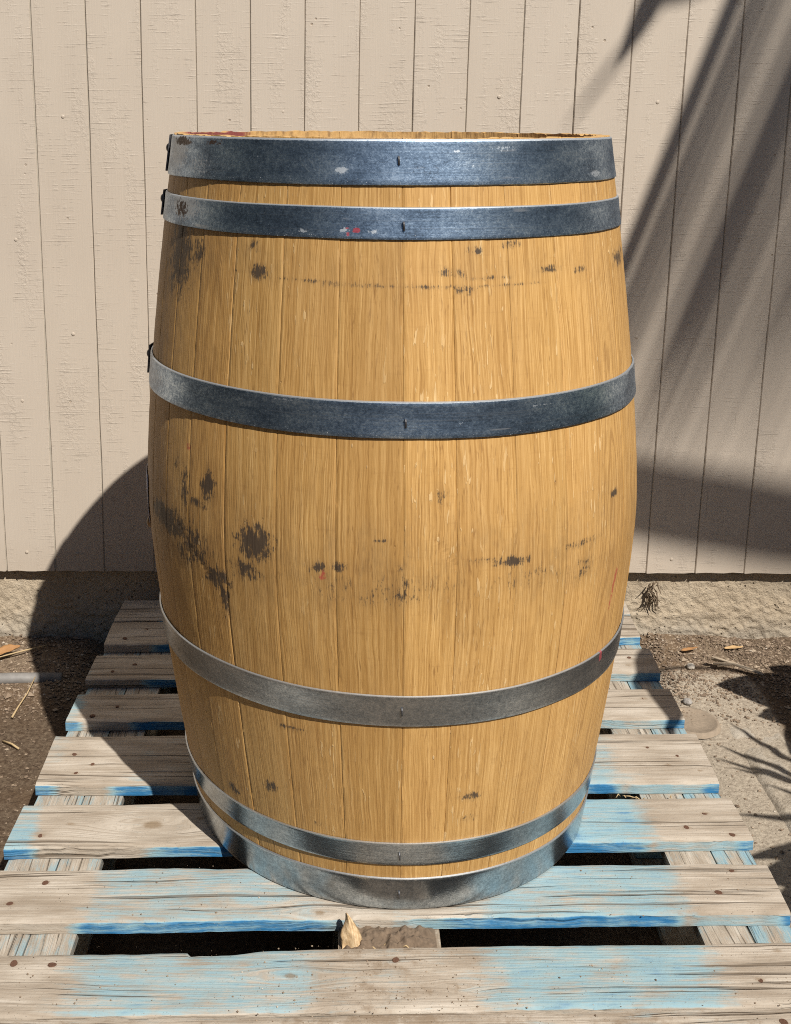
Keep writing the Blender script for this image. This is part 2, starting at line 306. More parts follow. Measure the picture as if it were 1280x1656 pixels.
# ------------------------------------------------------------------ ground
S_ = 0.0
def ground_h(x, y):
    h = (fbm(x*2.2+9, y*2.2+3, 5, 4)-.5)*.022 + (fbm(x*16, y*16, 9, 3)-.5)*.007
    h = h*np.where((np.abs(x) < 8) & (np.abs(y) < 8), 1, 1)
    h = h + .038*sstep(.28, .74, y)*sstep(1.4, .9, y)*sstep(.30, .60, np.abs(x+.0))
    h = h+.035*sstep(.58, .73, y)*sstep(1.2, .9, y)*(fbm(x*9+4, y*9, 17, 3)-.42)
    under = sstep(.60, .50, np.abs(x))*sstep(.78, .70, y)*sstep(-.72, -.60, y)
    return h*(1-.9*under) - .010*under
def build_ground():
    k = np.linspace(-1, 1, 261); gx = np.sinh(k*4.6)/np.sinh(4.6)*45; gy = gx+.2
    # densify near the middle
    X, Y = np.meshgrid(gx, gy); n = len(k)
    Z = ground_h(X, Y)
    V = np.stack([X.ravel(), Y.ravel(), Z.ravel()], 1)
    i = np.arange(n-1)[:, None]*n+np.arange(n-1)[None]; i = i.ravel()
    F = np.stack([i, i+1, i+n+1, i+n], 1)
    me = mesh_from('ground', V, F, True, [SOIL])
    x, y = V[:, 0], V[:, 1]
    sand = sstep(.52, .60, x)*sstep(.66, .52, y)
    dark_soil = sstep(-.45, -.55, x)*sstep(.62, .42, y)*.85+.6*sstep(.755, .765, x)+.7*sstep(.60, .45, np.abs(x))*sstep(-.8, -.6, y)  # darker at left, beyond the strip and beneath the pallet
    attr_col(me, 'zone', np.stack([np.clip(sand*sstep(.77, .755, x), 0, 1), np.clip(dark_soil, 0, 1), 0*x], 1))
    return tag(link('ground', me), kind='structure')
build_ground()

# pebbles and grit: nobody could count them
def build_gravel():
    base = np.array([(1, 0, 0), (-1, 0, 0), (0, 1, 0), (0, -1, 0), (0, 0, 1), (0, 0, -1)], float)
    fc = np.array([(0, 2, 4), (2, 1, 4), (1, 3, 4), (3, 0, 4), (2, 0, 5), (1, 2, 5), (3, 1, 5), (0, 3, 5)])
    n = 46000
    x = np.where(rng.random(n) < .5, rng.uniform(-1.25, -.47, n), rng.uniform(.47, 1.3, n)); y = rng.uniform(-.9, .76, n)
    extra = rng.random(n) < .38; y = np.where(extra, rng.uniform(.42, .76, n), y)
    ex = rng.random(n) < .30; x = np.where(ex, np.where(rng.random(n) < .65, rng.uniform(.48, 1.0, n), rng.uniform(-.95, -.5, n)), x); y = np.where(ex, rng.uniform(.50, .735, n), y)
    keep = (rng.random(n) < np.where((x > .57) & (y < .50), .8, 1.)); x, y = x[keep], y[keep]; n = len(x)
    r = .0009+.0036*rng.random(n)**4; r = np.where(rng.random(n) < .012, r*2.2, r)
    sc = rng.uniform(.55, 1.25, (n, 6, 1))*base[None]*np.stack([r*rng.uniform(.8, 1.4, n), r, r*rng.uniform(.5, .9, n)], 1)[:, None, :]
    a = rng.uniform(0, 6.28, n); ca, sa = np.cos(a)[:, None], np.sin(a)[:, None]
    P = np.stack([sc[..., 0]*ca-sc[..., 1]*sa, sc[..., 0]*sa+sc[..., 1]*ca, sc[..., 2]], -1)
    P = P+np.stack([x, y, ground_h(x, y)+r*.25], 1)[:, None, :]
    F = (fc[None]+np.arange(n)[:, None, None]*6).reshape(-1, 3)
    me = mesh_from('gravel', P.reshape(-1, 3), F, False, [PEBBLE])
    t = np.repeat(np.clip(rng.beta(2, 2.6, n)*np.where((x < -.4) & (y < .5), .8, 1.), 0, 1), 6); attr_col(me, 'tone', np.stack([t, t, t], 1))
    return tag(link('gravel', me), 'loose grit and small pebbles on the bare soil', 'gravel', kind='stuff')
build_gravel()

def build_strip():
    xs = np.linspace(.625, .752, 30); ys = np.linspace(-1.4, .545, 260); X, Y = np.meshgrid(xs, ys)
    Z = .0095+(fbm(X*25, Y*25, 91, 4)-.5)*.012+(fbm(X*120, Y*120, 95, 2)-.5)*.003; X = X+(fbm(Y*14, X*0, 97, 3)-.5)*.010*(X > .7)-(fbm(Y*9, X*0, 98, 3)-.5)*.05*(X < .64)
    e = sstep(.752, .745, np.broadcast_to(xs, Z.shape))*sstep(.545, .53, Y)*sstep(.625, .66, np.broadcast_to(xs, Z.shape)); Z = Z*e-.02*(1-e)
    V = np.stack([X.ravel(), Y.ravel(), Z.ravel()], 1); n = len(xs); i = (np.arange(len(ys)-1)[:, None]*n+np.arange(n-1)[None]).ravel(); F = np.stack([i, i+1, i+n+1, i+n], 1)
    m = Mat('dusty_strip'); o = m.obj(); g = m.noise(o, 170, 5, .75); b = m.noise(o, 14, 4, .6); c = m.mix(m.mr(g, .3, .7), (.26, .22, .17), (.45, .395, .32)); c = m.mix(m.mr(b, .45, .65, 0, .5), c, (.48, .44, .38)); m.set('Base Color', c); m.set('Roughness', .95); m.set('Specular IOR Level', .15); m.set('Normal', m.bump(g, .9, .004))
    tag(link('path_edging', mesh_from('path_edging', V, F, True, [m.m])), kind='structure')
build_strip()

# ------------------------------------------------------------------ footing and siding wall
WY = 0.0055; WD = 0.722
def wall_pt(u, z, d=0.):                    # u along the wall, z above the pallet's top, d towards the viewer
    return Vector((u*math.cos(WY)-(WD-d)*math.sin(WY), u*math.sin(WY)+(WD-d)*math.cos(WY), z+PT))
def build_footing():
    xs = np.concatenate([np.linspace(-4, -1.3, 40)[:-1], np.linspace(-1.3, 1.3, 760), np.linspace(1.3, 4, 40)[1:]])
    prof = [(.30, .052), (.02, .052), (.0, .040)]+[(0-.02*t**1.5, .036-.215*t) for t in np.linspace(0, 1, 70)]
    V = []
    for j, (d, z) in enumerate(prof):
        rough = (fbm(xs*9, np.full_like(xs, z*9), 21, 4)-.5)*.003+(fbm(xs*45, np.full_like(xs, z*45), 25, 3)-.5)*.003*(1+1.6*sstep(-.01, -.08, z))+(fbm(xs*130, np.full_like(xs, z*130), 27, 2)-.5)*.004*(1+1.0*sstep(.0, -.07, z))
        rough = rough*(0 if j < 2 else .4 if j == 2 else 1)
        zz = z+(fbm(xs*22, xs*0, 31, 4)-.5)*.016*(1 if 1 < j < 8 else 0)
        base = np.stack([xs*math.cos(WY)-(WD)*math.sin(WY), xs*math.sin(WY)+WD*math.cos(WY)+.021+d+rough, zz+PT], 1); V.append(base)
    V = np.concatenate(V); n = len(xs); m = len(prof)
    i = (np.arange(m-1)[:, None]*n+np.arange(n-1)[None]).ravel(); F = np.stack([i, i+n, i+n+1, i+1], 1)
    me = mesh_from('concrete_footing', V, F, True, [CONC])
    return tag(link('concrete_footing', me), 'rough sand coloured concrete footing under the beige siding', 'footing')
build_footing()

def build_wall():
    root = empty('siding_wall', (0, WD, PT+.047))
    tag(root, 'beige painted wall of vertical siding boards behind the barrel', 'wall')
    root.rotation_euler = (0, 0, WY)
    H = 2.5; sp = .1013; u0 = -.6355
    me_list = []
    def board(gap, seed, split=.0):
        w = sp-gap; nu = 6; zs = np.concatenate([np.linspace(0, 1.3, 66), np.linspace(1.4, H, 12)])
        prof = [(-w/2, .012), (-w/2, .0018), (-w/2+.0014, .0)]+[(-w/2+.004+(w-.008)*t, 0) for t in np.linspace(0, 1, nu)]+[(w/2-.0014, .0), (w/2, .0018), (w/2, .012)]
        V = []
        for z in zs:
            for j, (x, y) in enumerate(prof):
                ex = (vnoise(z*9, seed, 3)-.5)*.0011+(vnoise(z*60, seed, 4)-.5)*.0005
                yy = y+(vnoise(x*30+seed*3, z*5, 8)-.5)*.0014 if y < .01 else y
                zz = z+(vnoise(x*70, seed, 12)-.5)*.003 if z == 0 else z
                V.append((x+ex*(1 if x > 0 else -1)*(abs(x) > w/2-.006), yy, zz))
        n = len(prof); F = []
        for i in range(len(zs)-1):
            for k in range(n-1): F.append((i*n+k, i*n+k+1, (i+1)*n+k+1, (i+1)*n+k))
        F.append(tuple(range(n-1, -1, -1))); F.append(tuple((len(zs)-1)*n+k for k in range(n)))
        me = mesh_from('board', V, F, True, [SIDING]); sharp(me, 35); return me
    meshes = [board(.0013, s) for s in range(6)]+[board(.0026, 17)]
    k0, k1 = -19, 33
    for k in range(k0, k1):
        uc = u0+sp*(k+.5)
        wide = k in (-1, 0)
        o = link('board', meshes[6] if wide else meshes[k % 6], root, (uc, (vnoise(k*1.7, 3.1, 2)-.5)*.0016, 0))
        s = .15+.85*float(sstep(.35, .75, uc)); o.color = (s, s, s, 1)
    # panel behind the grooves
    V = [(-2.6, .0036, 0), (2.75, .0036, 0), (2.75, .0036, H), (-2.6, .0036, H), (-2.6, .10, .002), (2.75, .10, .002), (2.75, .10, H), (-2.6, .10, H)]
    F = [(0, 1, 2, 3), (5, 4, 7, 6), (4, 5, 1, 0), (3, 2, 6, 7), (4, 0, 3, 7), (1, 5, 6, 2)]
    link('backing_panel', mesh_from('backing_panel', V, F, False, [GROOVE]), root)
    # painted-over nail heads
    nm = bmesh.new(); bmesh.ops.create_uvsphere(nm, u_segments=10, v_segments=6, radius=.0036); bmesh.ops.scale(nm, vec=(1, .3, 1), verts=nm.verts)
    me = bpy.data.meshes.new('nail_head'); nm.to_mesh(me); nm.free(); me.materials.append(SIDING); me.polygons.foreach_set('use_smooth', np.ones(len(me.polygons), bool))
    for u, z in [(-.583, .957), (-.512, .862), (-.683, .726), (-.169, .968), (.236, .997), (.534, .989), (.627, .988), (-.58, .542), (-.686, .407), (-.693, .088), (.627, .568), (.526, .541), (.735, .297), (.631, .077), (-.59, .085), (.73, .72)]:
        link('nail_head', me, root, (u, .0004, z-.047))
    return root
build_wall()

# ------------------------------------------------------------------ pallet
def build_pallet():
    root = empty('pallet', (0, .1, 0)); tag(root, 'worn blue painted wooden pallet under the oak barrel', 'pallet')
    inv = Vector((0, -.1, 0))
    NAILS = [(.453, .274), (.414, .115), (.452, .089), (.43, .062), (.445, -.065), (.408, -.099), (.466, -.115), (.437, -.196), (.404, -.241), (.437, -.349), (.398, -.398), (.4, -.462), (-.017, -.368), (-.462, -.377), (-.417, -.378), (-.457, -.228), (-.493, -.269), (-.449, -.1), (-.485, -.127), (-.479, .086), (-.446, .057), (-.467, .033), (-.436, .237), (-.472, .205), (-.429, .392), (-.464, .365), (-.427, .541), (-.462, .499), (.47, .43), (.46, .40), (.47, .58), (.45, .55)]
    T = .0165
    BL = {8: [(-.489, .685), (-.4965, .583), (.5254, .6284), (.531, .700)], 7: [(-.4963, .5744), (-.4979, .475), (.5157, .5222), (.5225, .6224)],
          6: [(-.5031, .4308), (-.5074, .3359), (.5108, .3734), (.5184, .4739)], 5: [(-.5092, .2814), (-.513, .1884), (.5017, .2072), (.5069, .3127)],
          4: [(-.5194, .1411), (-.5206, .0004), (.4928, .0149), (.5045, .1593)], 3: [(-.5243, -.051), (-.5289, -.1537), (.4918, -.1267), (.4944, -.0227)],
          2: [(-.5310, -.2020), (-.5345, -.3047), (.4811, -.2799), (.4883, -.1802)], 1: [(-.537, -.363), (-.541, -.461), (.475, -.434), (.479, -.3315)],
          0: [(-.541, -.467), (-.545, -.566), (.471, -.540), (.475, -.439)]}
    # per board: paint on the left part, right part, left tip, overall dirt
    PA = {8: (.1, .2, .5, .3), 7: (.1, .25, .3, .3), 6: (.12, .2, .35, .25), 5: (.12, .12, .75, .2), 4: (.15, .42, .45, .15), 3: (.08, .62, .85, .12), 2: (.46, .52, .0, .12), 1: (.50, .56, .0, .2), 0: (.2, .2, .2, .45)}
    KN = {8: [], 7: [], 6: [], 5: [(-.30, .225, .017), (.30, .245, .016)], 4: [(.475, .045, .012)], 3: [(-.335, -.10, .034), (-.27, -.085, .016)], 2: [(-.105, -.285, .016)], 1: [(-.14, -.395, .018), (.05, -.41, .01)], 0: []}
    for b, c in BL.items():
        nx, ny = 230, 18
        s = np.linspace(0, 1, nx); lb, lf, rf, rb = [np.array(q) for q in c]
        back = lb+(rb-lb)*s[:, None]; front = lf+(rf-lf)*s[:, None]
        x0 = s*1.02-.51
        wf = (fbm(x0*7, np.full(nx, b*5.3), 41, 3)-.5)*.006+(fbm(x0*60, np.full(nx, b*3.3), 43, 2)-.5)*.0016
        wb = (fbm(x0*7, np.full(nx, b*7.7), 45, 3)-.5)*.006+(fbm(x0*60, np.full(nx, b*2.1), 47, 2)-.5)*.0016
        if b == 1:   # splintered back edge
            wb = wb-.007*sstep(-.235, -.23, x0)*sstep(-.13, -.19, x0)
        chip = np.clip(fbm(x0*26, np.full(nx, b*9.1), 51, 3)-.60, 0, 1)*.028
        wy = front[:, 1]-wf; by = back[:, 1]+wb
        ring = []; gr = []; pt = []
        ts = np.linspace(0, 1, ny+1)
        lft, rgt, tip, drt = PA[b]
        def add(px, py, z, gy, kind):
            n = len(px); ring.append(np.stack([px, py, z+PT], 1))
            g = np.stack([px, np.full(n, gy) if np.isscalar(gy) else gy, np.full(n, 0.)], 1)
            kn = np.zeros(n); warp = np.zeros(n)
            for kx, ky, kr in KN[b]:
                dx, dy = (px-kx)/(kr*2.2), (py-ky)/(kr*.95); d2 = dx*dx+dy*dy
                kn = np.maximum(kn, np.exp(-((px-kx)**2+((py-ky)*1.6)**2)/(kr*.55)**2))
                warp += np.sign(py-ky)*np.exp(-d2)*kr*.9*-1
            for nx_, ny_ in NAILS: kn = np.maximum(kn, .75*np.exp(-(((px-nx_)/.011)**2+((py-ny_)/.0065)**2)))
            g[:, 1] += warp
            zone_l = sstep(-.43, -.37, px)*sstep(-.02, -.16, px); zone_r = sstep(.0, .14, px)*sstep(.395, .33, px)
            if kind == 'top':
                p = lft*zone_l*.95+rgt*zone_r+.06
                p = np.maximum(p, tip*sstep(-.475, -.505, px)*.7)
                if b in (1, 2): p = np.maximum(p, .22*sstep(-.43, -.40, px)*sstep(.41, .36, px))
            elif kind == 'front':
                p = .98*sstep(-.43, -.39, px)*sstep(.37, .33, px)
                p = np.maximum(p, .55*sstep(.33, .37, px)+.4*sstep(.46, .48, px)); p = np.maximum(p, (1. if b in (3, 4, 5) else .2)*sstep(-.47, -.50, px))
                if b == 3: p = np.where((px > -.47) & (px < -.30), .12+.8*sstep(-.36, -.31, px), p)
                if b == 4: p = np.where((px > -.50) & (px < -.30), .75*p+.25*vnoise(px*30, px*0, 5), p)
                if b == 2: p = p*(1-.75*np.exp(-((px+.03)/.06)**2))
                if b == 1: p = p*.15
                if b == 0: p = p*.1
            else: p = np.full(n, .35)
            d = drt*np.ones(n)*.5+.26*np.exp(-((px+.03)/.11)**2)*(b < 3)+.22*(b == 0)+(.16 if b == 1 else 0)*np.exp(-((px+.03)/.2)**2)
            pt.append(np.stack([np.clip(p, 0, 1), d, kn], 1))
        W0 = .1
        for t in ts:     # top, back to front
            px = back[:, 0]+(front[:, 0]-back[:, 0])*t; py = by+(wy-by)*t
            z = (fbm(px*18, py*60, 60+b, 3)-.5)*.0016+(fbm(px*3, py*8, 70+b, 2)-.5)*.002
            if t in (0., 1.): z = z-.0016-chip*.35*(t == 1.)
            add(px, py, z, t*.1, 'top')
        px = front[:, 0]
        for q in (.0012, .25*T, .6*T, .93*T):
            inset = .0005*(q > .9*T)-(.0010 if q < .01 else .0016)+chip*.3*(q < .3*T)+(fbm(px*40, np.full(nx, q*90), 80+b, 2)-.5)*.0016
            add(px, wy+inset, np.full(nx, -q-.0016), .1+q, 'front')
        add(px, wy+.002, np.full(nx, -T), .1+T, 'bot'); add(back[:, 0], by-.002, np.full(nx, -T), .2+T, 'bot')
        for q in (.8*T, .3*T): add(back[:, 0], by+.0012, np.full(nx, -q), .22-q, 'front')
        m = len(ring); V = np.concatenate(ring)
        i, k = np.meshgrid(np.arange(m), np.arange(nx-1), indexing='ij'); a = (i*nx+k).ravel(); d = (((i+1) % m)*nx+k).ravel()
        F = [tuple(q) for q in np.stack([a, d, d+1, a+1], 1)]
        F.append(tuple(j*nx for j in range(m-1, -1, -1))); F.append(tuple(j*nx+nx-1 for j in range(m)))
        me = mesh_from('deck_board', V+np.array(inv), F, True, [DECK]); sharp(me, 50)
        G = []
        for j in range(m):
            px = ring[j][:, 0]
            G.append(None)
        # grain coordinates were collected beside the rings
        gall = []
        for j in range(m):
            pass
        attr_col(me, 'paint', np.concatenate(pt))
        gy = V[:, 1].copy(); gz = V[:, 2]
        warp = np.zeros(len(V))
        for kx, ky, kr in KN[b]:
            dx, dy = (V[:, 0]-kx)/(kr*2.4), (V[:, 1]-ky)/(kr*1.0)
            warp += -np.tanh((V[:, 1]-ky)/(kr*.4))*np.exp(-dx*dx-dy*dy)*kr*.85
        slope = (V[:, 0])*.028*0+(lf[1]-rf[1])*(V[:, 0]/1.02)
        attr_vec(me, 'grain', np.stack([V[:, 0], gy+slope+warp-gz*1.0, gz], 1))
        link('deck_board', me, root)
    # stringer boards under the deck, running back from the front
    def plank(name, q, z0, z1, paint, dirt, axis):
        # q: four plan corners lb, lf, rf, rb
        n = 90; V = []; pa = []; gr = []
        lb, lf, rf, rb = [np.array(a) for a in q]
        m = 6; P = np.linspace(0, 1, m); S = np.linspace(0, 1, n)
        idx = []
        for s_ in S:
            l = lf+(lb-lf)*s_; r = rf+(rb-rf)*s_; ring = []
            for t in P:
                c = l+(r-l)*t; ring.append((c[0], c[1], z1+(vnoise(c[0]*80, c[1]*20, 90)-.5)*.0012-(.001 if t in (0, 1) else 0)))
            ring += [(r[0], r[1], (z0+z1)/2), (r[0]-.001, r[1], z0), (l[0]+.001, l[1], z0), (l[0], l[1], (z0+z1)/2)]
            for w in ring:
                V.append(w); e = min(abs(w[0]-l[0]), abs(w[0]-r[0])); pa.append((paint*(.55+.5*(e < .012 or w[2] < z1-.004)), dirt, 0)); gr.append((w[1]*2, (w[0]-w[2])*2.0, 0) if axis == 'y' else (w[0], w[1]-w[2], 0))
        k = m+4; F = []
        for i in range(n-1):
            for j in range(k): F.append((i*k+j, i*k+(j+1) % k, (i+1)*k+(j+1) % k, (i+1)*k+j))
        F.append(tuple(range(k-1, -1, -1))); F.append(tuple((n-1)*k+j for j in range(k)))
        me = mesh_from(name, np.array(V)+np.array(inv), F, True, [DECK]); sharp(me, 45)
        attr_col(me, 'paint', np.array(pa)); attr_vec(me, 'grain', np.array(gr)); return link(name, me, root)
    zt = PT-T-.0012
    plank('stringer_board', [(-.490, .67), (-.539, -.55), (-.470, -.545), (-.424, .673)], zt-.017, zt, .55, .1, 'y')
    plank('stringer_board', [(-.422, .673), (-.468, -.545), (-.413, -.543), (-.365, .676)], zt-.017, zt, .38, .1, 'y')
    plank('stringer_board', [(-.045, .685), (-.091, -.54), (.035, -.535), (.075, .69)], zt-.017, zt, .1, .7, 'y')
    plank('stringer_board', [(.395, .69), (.358, -.535), (.418, -.532), (.463, .692)], zt-.017, zt, .38, .1, 'y')
    plank('stringer_board', [(.465, .692), (.420, -.532), (.470, -.53), (.524, .694)], zt-.017, zt, .6, .1, 'y')
    zb = zt-.0182
    for xc in (-.46, -.02, .43):
        for yc in (-.47, .07, .60):
            sx = -.038*(.07-yc)
            plank('block', [(xc-.055+sx, yc+.06), (xc-.055+sx, yc-.06), (xc+.05+sx, yc-.06), (xc+.05+sx, yc+.06)], .0165, zb, .7, .3, 'x')
    for xc in (-.46, -.02, .43): plank('bottom_board', [(xc-.03, .67), (xc-.08, -.54), (xc+.03, -.54), (xc+.08, .67)], .001, .0153, .4, .5, 'y')
    # rusty nail heads
    bm = bmesh.new(); bmesh.ops.create_cone(bm, cap_ends=True, segments=12, radius1=.0052, radius2=.0044, depth=.0024); me = bpy.data.meshes.new('nail'); bm.to_mesh(me); bm.free(); me.materials.append(RUST)
    ring = bmesh.new()
    for i, (x, y) in enumerate(NAILS):
        o = link('nail', me, root, (x, y-.1, PT-.0001-.0009*rng.random())); o.rotation_euler = (rng.uniform(-.15, .15), rng.uniform(-.15, .15), rng.uniform(0, 6)); k = rng.uniform(.6, 1.0); o.scale = (k*1.15, k*.9, k)
    return root
build_pallet()

# ------------------------------------------------------------------ barrel
LEAN = -.0208
HB = .9385
def RZ(z): return .3305-.158*((z-.469)**2+.0004)**.7
STAINS = [(-61.3, .8, 6.6, .0458, .9), (-52.5, .805, 2, .0147, .9), (-33, .792, 1.8, .008, 1.2), (-34.7, .82, 2.3, .0067, .5), (64.7, .797, 5.7, .0107, .8), (12.1, .779, 1.9, .0053, .7), (10.9, .797, 2.7, .0033, .7), (7.6, .799, 2, .0053, .5), (14.4, .821, 1.9, .004, .7), (22.9, .826, 2.4, .004, .7), (32.6, .797, 2.6, .0033, .9), (42.6, .793, 2.6, .0033, .7), (17, .792, 4.5, .002, .6), (-20.8, .788, 14, .0016, .52), (-9.6, .783, 9, .0016, .5), (4.9, .782, 11, .0018, .55), (21.2, .784, 11, .0018, .55), (-38, .790, 8, .0016, .45), (-5, .445, 22, .022, .30), (25, .452, 14, .02, .26), (-44.5, .538, 2.2, .0183, 1), (-52.7, .523, 1.9, .025, .7), (-47.9, .511, 3, .005, .9), (-55.2, .55, 2.7, .0083, .5), (-31.9, .484, 3.9, .02, 1.15), (-34.4, .448, 3.7, .0117, .8), (-60.4, .471, 10.5, .0183, 1), (-49.9, .457, 5.8, .025, .7), (-42.4, .426, 3.7, .015, .9), (-40.4, .405, 1.2, .0292, .8), (-52.7, .436, 5.3, .0125, .6), (-18.1, .468, 1.1, .006, 1.1), (-13.8, .471, 1.2, .0045, 1), (-1.5, .473, .9, .004, .6), (-1.5, .444, 4, .0208, .45), (20.9, .474, 3.7, .0053, 1), (15.6, .479, 3.5, .0033, .6), (6.2, .558, .9, .0117, .6), (51.8, .521, 1.2, .0045, 1.2), (38.5, .477, 6, .005, .5), (39.9, .444, 3.3, .0167, .45), (-5.3, .505, 1.4, .0027, .8), (-25.9, .25, 3, .0033, .7), (-33.2, .154, 1.8, .0075, .9), (-46.1, .123, 1.9, .007, .9), (15.2, .167, 2.4, .0058, .8), (15.3, .134, 2.4, .006, .5), (-20.8, .118, 1.8, .0025, .6)]
REDS = [(-17.2, .457, .8, .007, 1), (-51.7, .577, 1, .005, .8), (55.5, .413, .6, .012, .9), (54.3, .395, .6, .014, .9), (53.6, .374, .5, .012, .8)]
SCR = [(-55.5, .475, -44.5, .425), (5., .508, 9., .475)]
def blobs(lst, th, z):
    s = np.zeros_like(th)
    for a, zz, ra, rz, k in lst: s = np.maximum(s, k*np.exp(-.75*(((th-a)/ra)**2+((z-zz)/rz)**2)))
    return s
def build_barrel():
    root = empty('barrel', (0, 0, PT)); tag(root, 'upright open topped oak wine barrel with galvanised hoops on the pallet', 'barrel')
    seams = [-180, -167.5, -156, -143, -132, -118.5, -106, -94, -83, -71, -61, -51, -39.7, -27, -14.4, -1.1, 9.3, 22, 34.8, 45.3, 57, 69, 82, 95, 106, 119, 131, 144, 155, 167, 180]
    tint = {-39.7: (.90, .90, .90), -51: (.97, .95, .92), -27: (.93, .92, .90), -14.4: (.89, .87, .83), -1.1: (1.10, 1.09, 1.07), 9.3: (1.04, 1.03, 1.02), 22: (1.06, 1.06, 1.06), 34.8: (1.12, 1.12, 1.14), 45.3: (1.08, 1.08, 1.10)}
    for i in range(len(seams)-1):
        a0, a1 = seams[i], seams[i+1]
        g = .022; na = 12 if abs(a0) < 100 else 7; nz = 230 if abs(a0) < 90 else 80
        zs = np.linspace(.001, HB, nz)
        an = np.concatenate([[a0+g, a0+g+.12], np.linspace(a0+.7, a1-.7, na), [a1-g-.12, a1-g]])
        TH, Z = np.meshgrid(np.radians(an), zs)
        Zt = Z.copy(); Zt[-1] += (vnoise(np.degrees(TH[-1])*2.3, TH[-1]*0, 77)-.5)*.0016+(vnoise(np.degrees(TH[-1])*.8, TH[-1]*0, 78)-.5)*.002
        R = RZ(Z); R = R+(vnoise(TH*0+i*3.7, Z*3, 33)-.5)*.0008
        edge = np.zeros_like(TH); ed = .0006 if a0 in (-1.1, 9.3, 34.8, -39.7, -14.4, 45.3) else .0004; ed2 = .0006 if a1 in (-1.1, 9.3, 34.8, -39.7, -14.4, 45.3) else .0004; edge[:, 0] = ed; edge[:, -1] = ed2
        R = R-edge+(fbm(TH*60, Z*60, 61, 2)-.5)*.0007
        thick = .015+.012*sstep(HB, HB-.05, Z)
        Ri = R-thick
        def pos(r): return np.stack([r*np.sin(TH)+LEAN*Zt, -r*np.cos(TH), Zt], -1).reshape(-1, 3)
        Vo, Vi = pos(R), pos(Ri); V = np.concatenate([Vo, Vi]); n = len(an); o = len(Vo)
        q = (np.arange(nz-1)[:, None]*n+np.arange(n-1)[None]).ravel()
        Fo = np.stack([q, q+1, q+n+1, q+n], 1); Fi = np.stack([q+o, q+n+o, q+n+1+o, q+1+o], 1)
        s = np.arange(nz-1)*n; Fl = np.stack([s, s+n, s+n+o, s+o], 1); s2 = s+n-1; Fr = np.stack([s2, s2+o, s2+n+o, s2+n], 1)
        t = np.arange(n-1); Fb = np.stack([t, t+o, t+1+o, t+1], 1); tt = (nz-1)*n+t; Ft = np.stack([tt, tt+1, tt+1+o, tt+o], 1)
        F = np.concatenate([Fo, Fi, Fl, Fr, Fb, Ft]); mi = np.concatenate([np.zeros(len(Fo)), np.ones(len(Fi)), np.zeros(len(Fl)+len(Fr)), np.ones(len(Fb)+len(Ft))])
        me = mesh_from('stave', V, F, True, [OAK, INSIDE], mi); sharp(me, 45)
        th = np.degrees(np.concatenate([TH.ravel()]*2)); zz = np.concatenate([Z.ravel()]*2)
        attr_vec(me, 'suv', np.stack([np.radians(th)*.32, zz, np.radians(th-(a0+a1)/2)*.32], 1))
        inner = np.arange(len(V)) >= o
        st = blobs(STAINS, th, zz); rd = blobs(REDS, th, zz)
        rd = np.where(inner, sstep(-152, -142, th)*0+sstep(-143, -128, th)*(th < -60)*.62, rd); st = np.where(inner, 0, st)
        dirt = .42*np.exp(-((zz-.47)/.10)**2)+.28*np.exp(-((zz-.80)/.05)**2)+.12+.18*sstep(-25, -60, th)
        attr_col(me, 'stain', np.stack([st, rd, dirt], 1))
        sc = np.zeros(len(V))
        for (xa, za, xb, zb_) in SCR:
            px, py = np.radians(th)*.32, zz; ax, bx = math.radians(xa)*.32, math.radians(xb)*.32
            L2 = (bx-ax)**2+(zb_-za)**2; u = np.clip(((px-ax)*(bx-ax)+(py-za)*(zb_-za))/L2, 0, 1); d = np.hypot(px-ax-u*(bx-ax), py-za-u*(zb_-za)); sc = np.maximum(sc, np.exp(-(d/.0022)**2))
        a = me.attributes.new('scratch', 'FLOAT', 'POINT'); a.data.foreach_set('value', np.where(inner, 0, sc).astype(np.float32))
        ob = link('stave', me, root)
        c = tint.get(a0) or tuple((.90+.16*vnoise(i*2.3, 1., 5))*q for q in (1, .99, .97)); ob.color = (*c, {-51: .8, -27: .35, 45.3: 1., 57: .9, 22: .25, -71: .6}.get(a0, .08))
    # bottom head
    bm = bmesh.new(); bmesh.ops.create_circle(bm, cap_ends=True, segments=64, radius=RZ(.05)-.028); me = bpy.data.meshes.new('bottom_head'); bm.to_mesh(me); bm.free(); me.materials.append(INSIDE)
    attr_vec(me, 'suv', np.array([v.co[:] for v in me.vertices])); attr_col(me, 'stain', np.zeros((len(me.vertices), 3))); link('bottom_head', me, root, (LEAN*.05, 0, .05))
    # hoops
    HO = [(.8892, .938, .0), (.8326, .8673, .0), (.6193, .660, .0), (.273, .3139, .0), (.0707, .1043, 0), (.0008, .0504, 0)]
    CH = {0: [(-14.5, .905, 1.6, .004, 1), (10.7, .924, 1.2, .0015, 1.2), (-69, .922, 9, .03, .75), (-55, .905, 8, .02, .5), (53, .898, 3, .005, .8), (22, .928, 6, .004, .5)], 1: [(-13.5, .842, 1.2, .003, .9), (-60.4, .858, 9, .02, .8), (-22.7, .84, 1.5, .002, .9), (-7.2, .841, 1.5, .003, .7)], 2: [(-25.4, .656, 3, .0012, 1), (-70, .64, 12, .02, .5), (61.5, .66, 2, .006, .8), (28, .65, 4, .002, .6)], 3: [(-60, .3, 14, .02, .3)], 4: [], 5: []}  # chips and scuffs; broad left-end patches mix wear with painted wall reflection
    RU = {0: [(-66, .932, 7, .006, .9), (-50, .931, 5, .004, .7)], 1: [(-62, .853, 5, .014, .7)], 2: [], 3: [], 4: [(-50, .08, 9, .003, .5)], 5: []}
    RP = {1: [(-10.8, .842, .9, .0028, 1), (-12.6, .838, .6, .002, .9), (-12.8, .844, .5, .0016, .8)], 3: [(51.2, .307, .9, .008, .9)]}
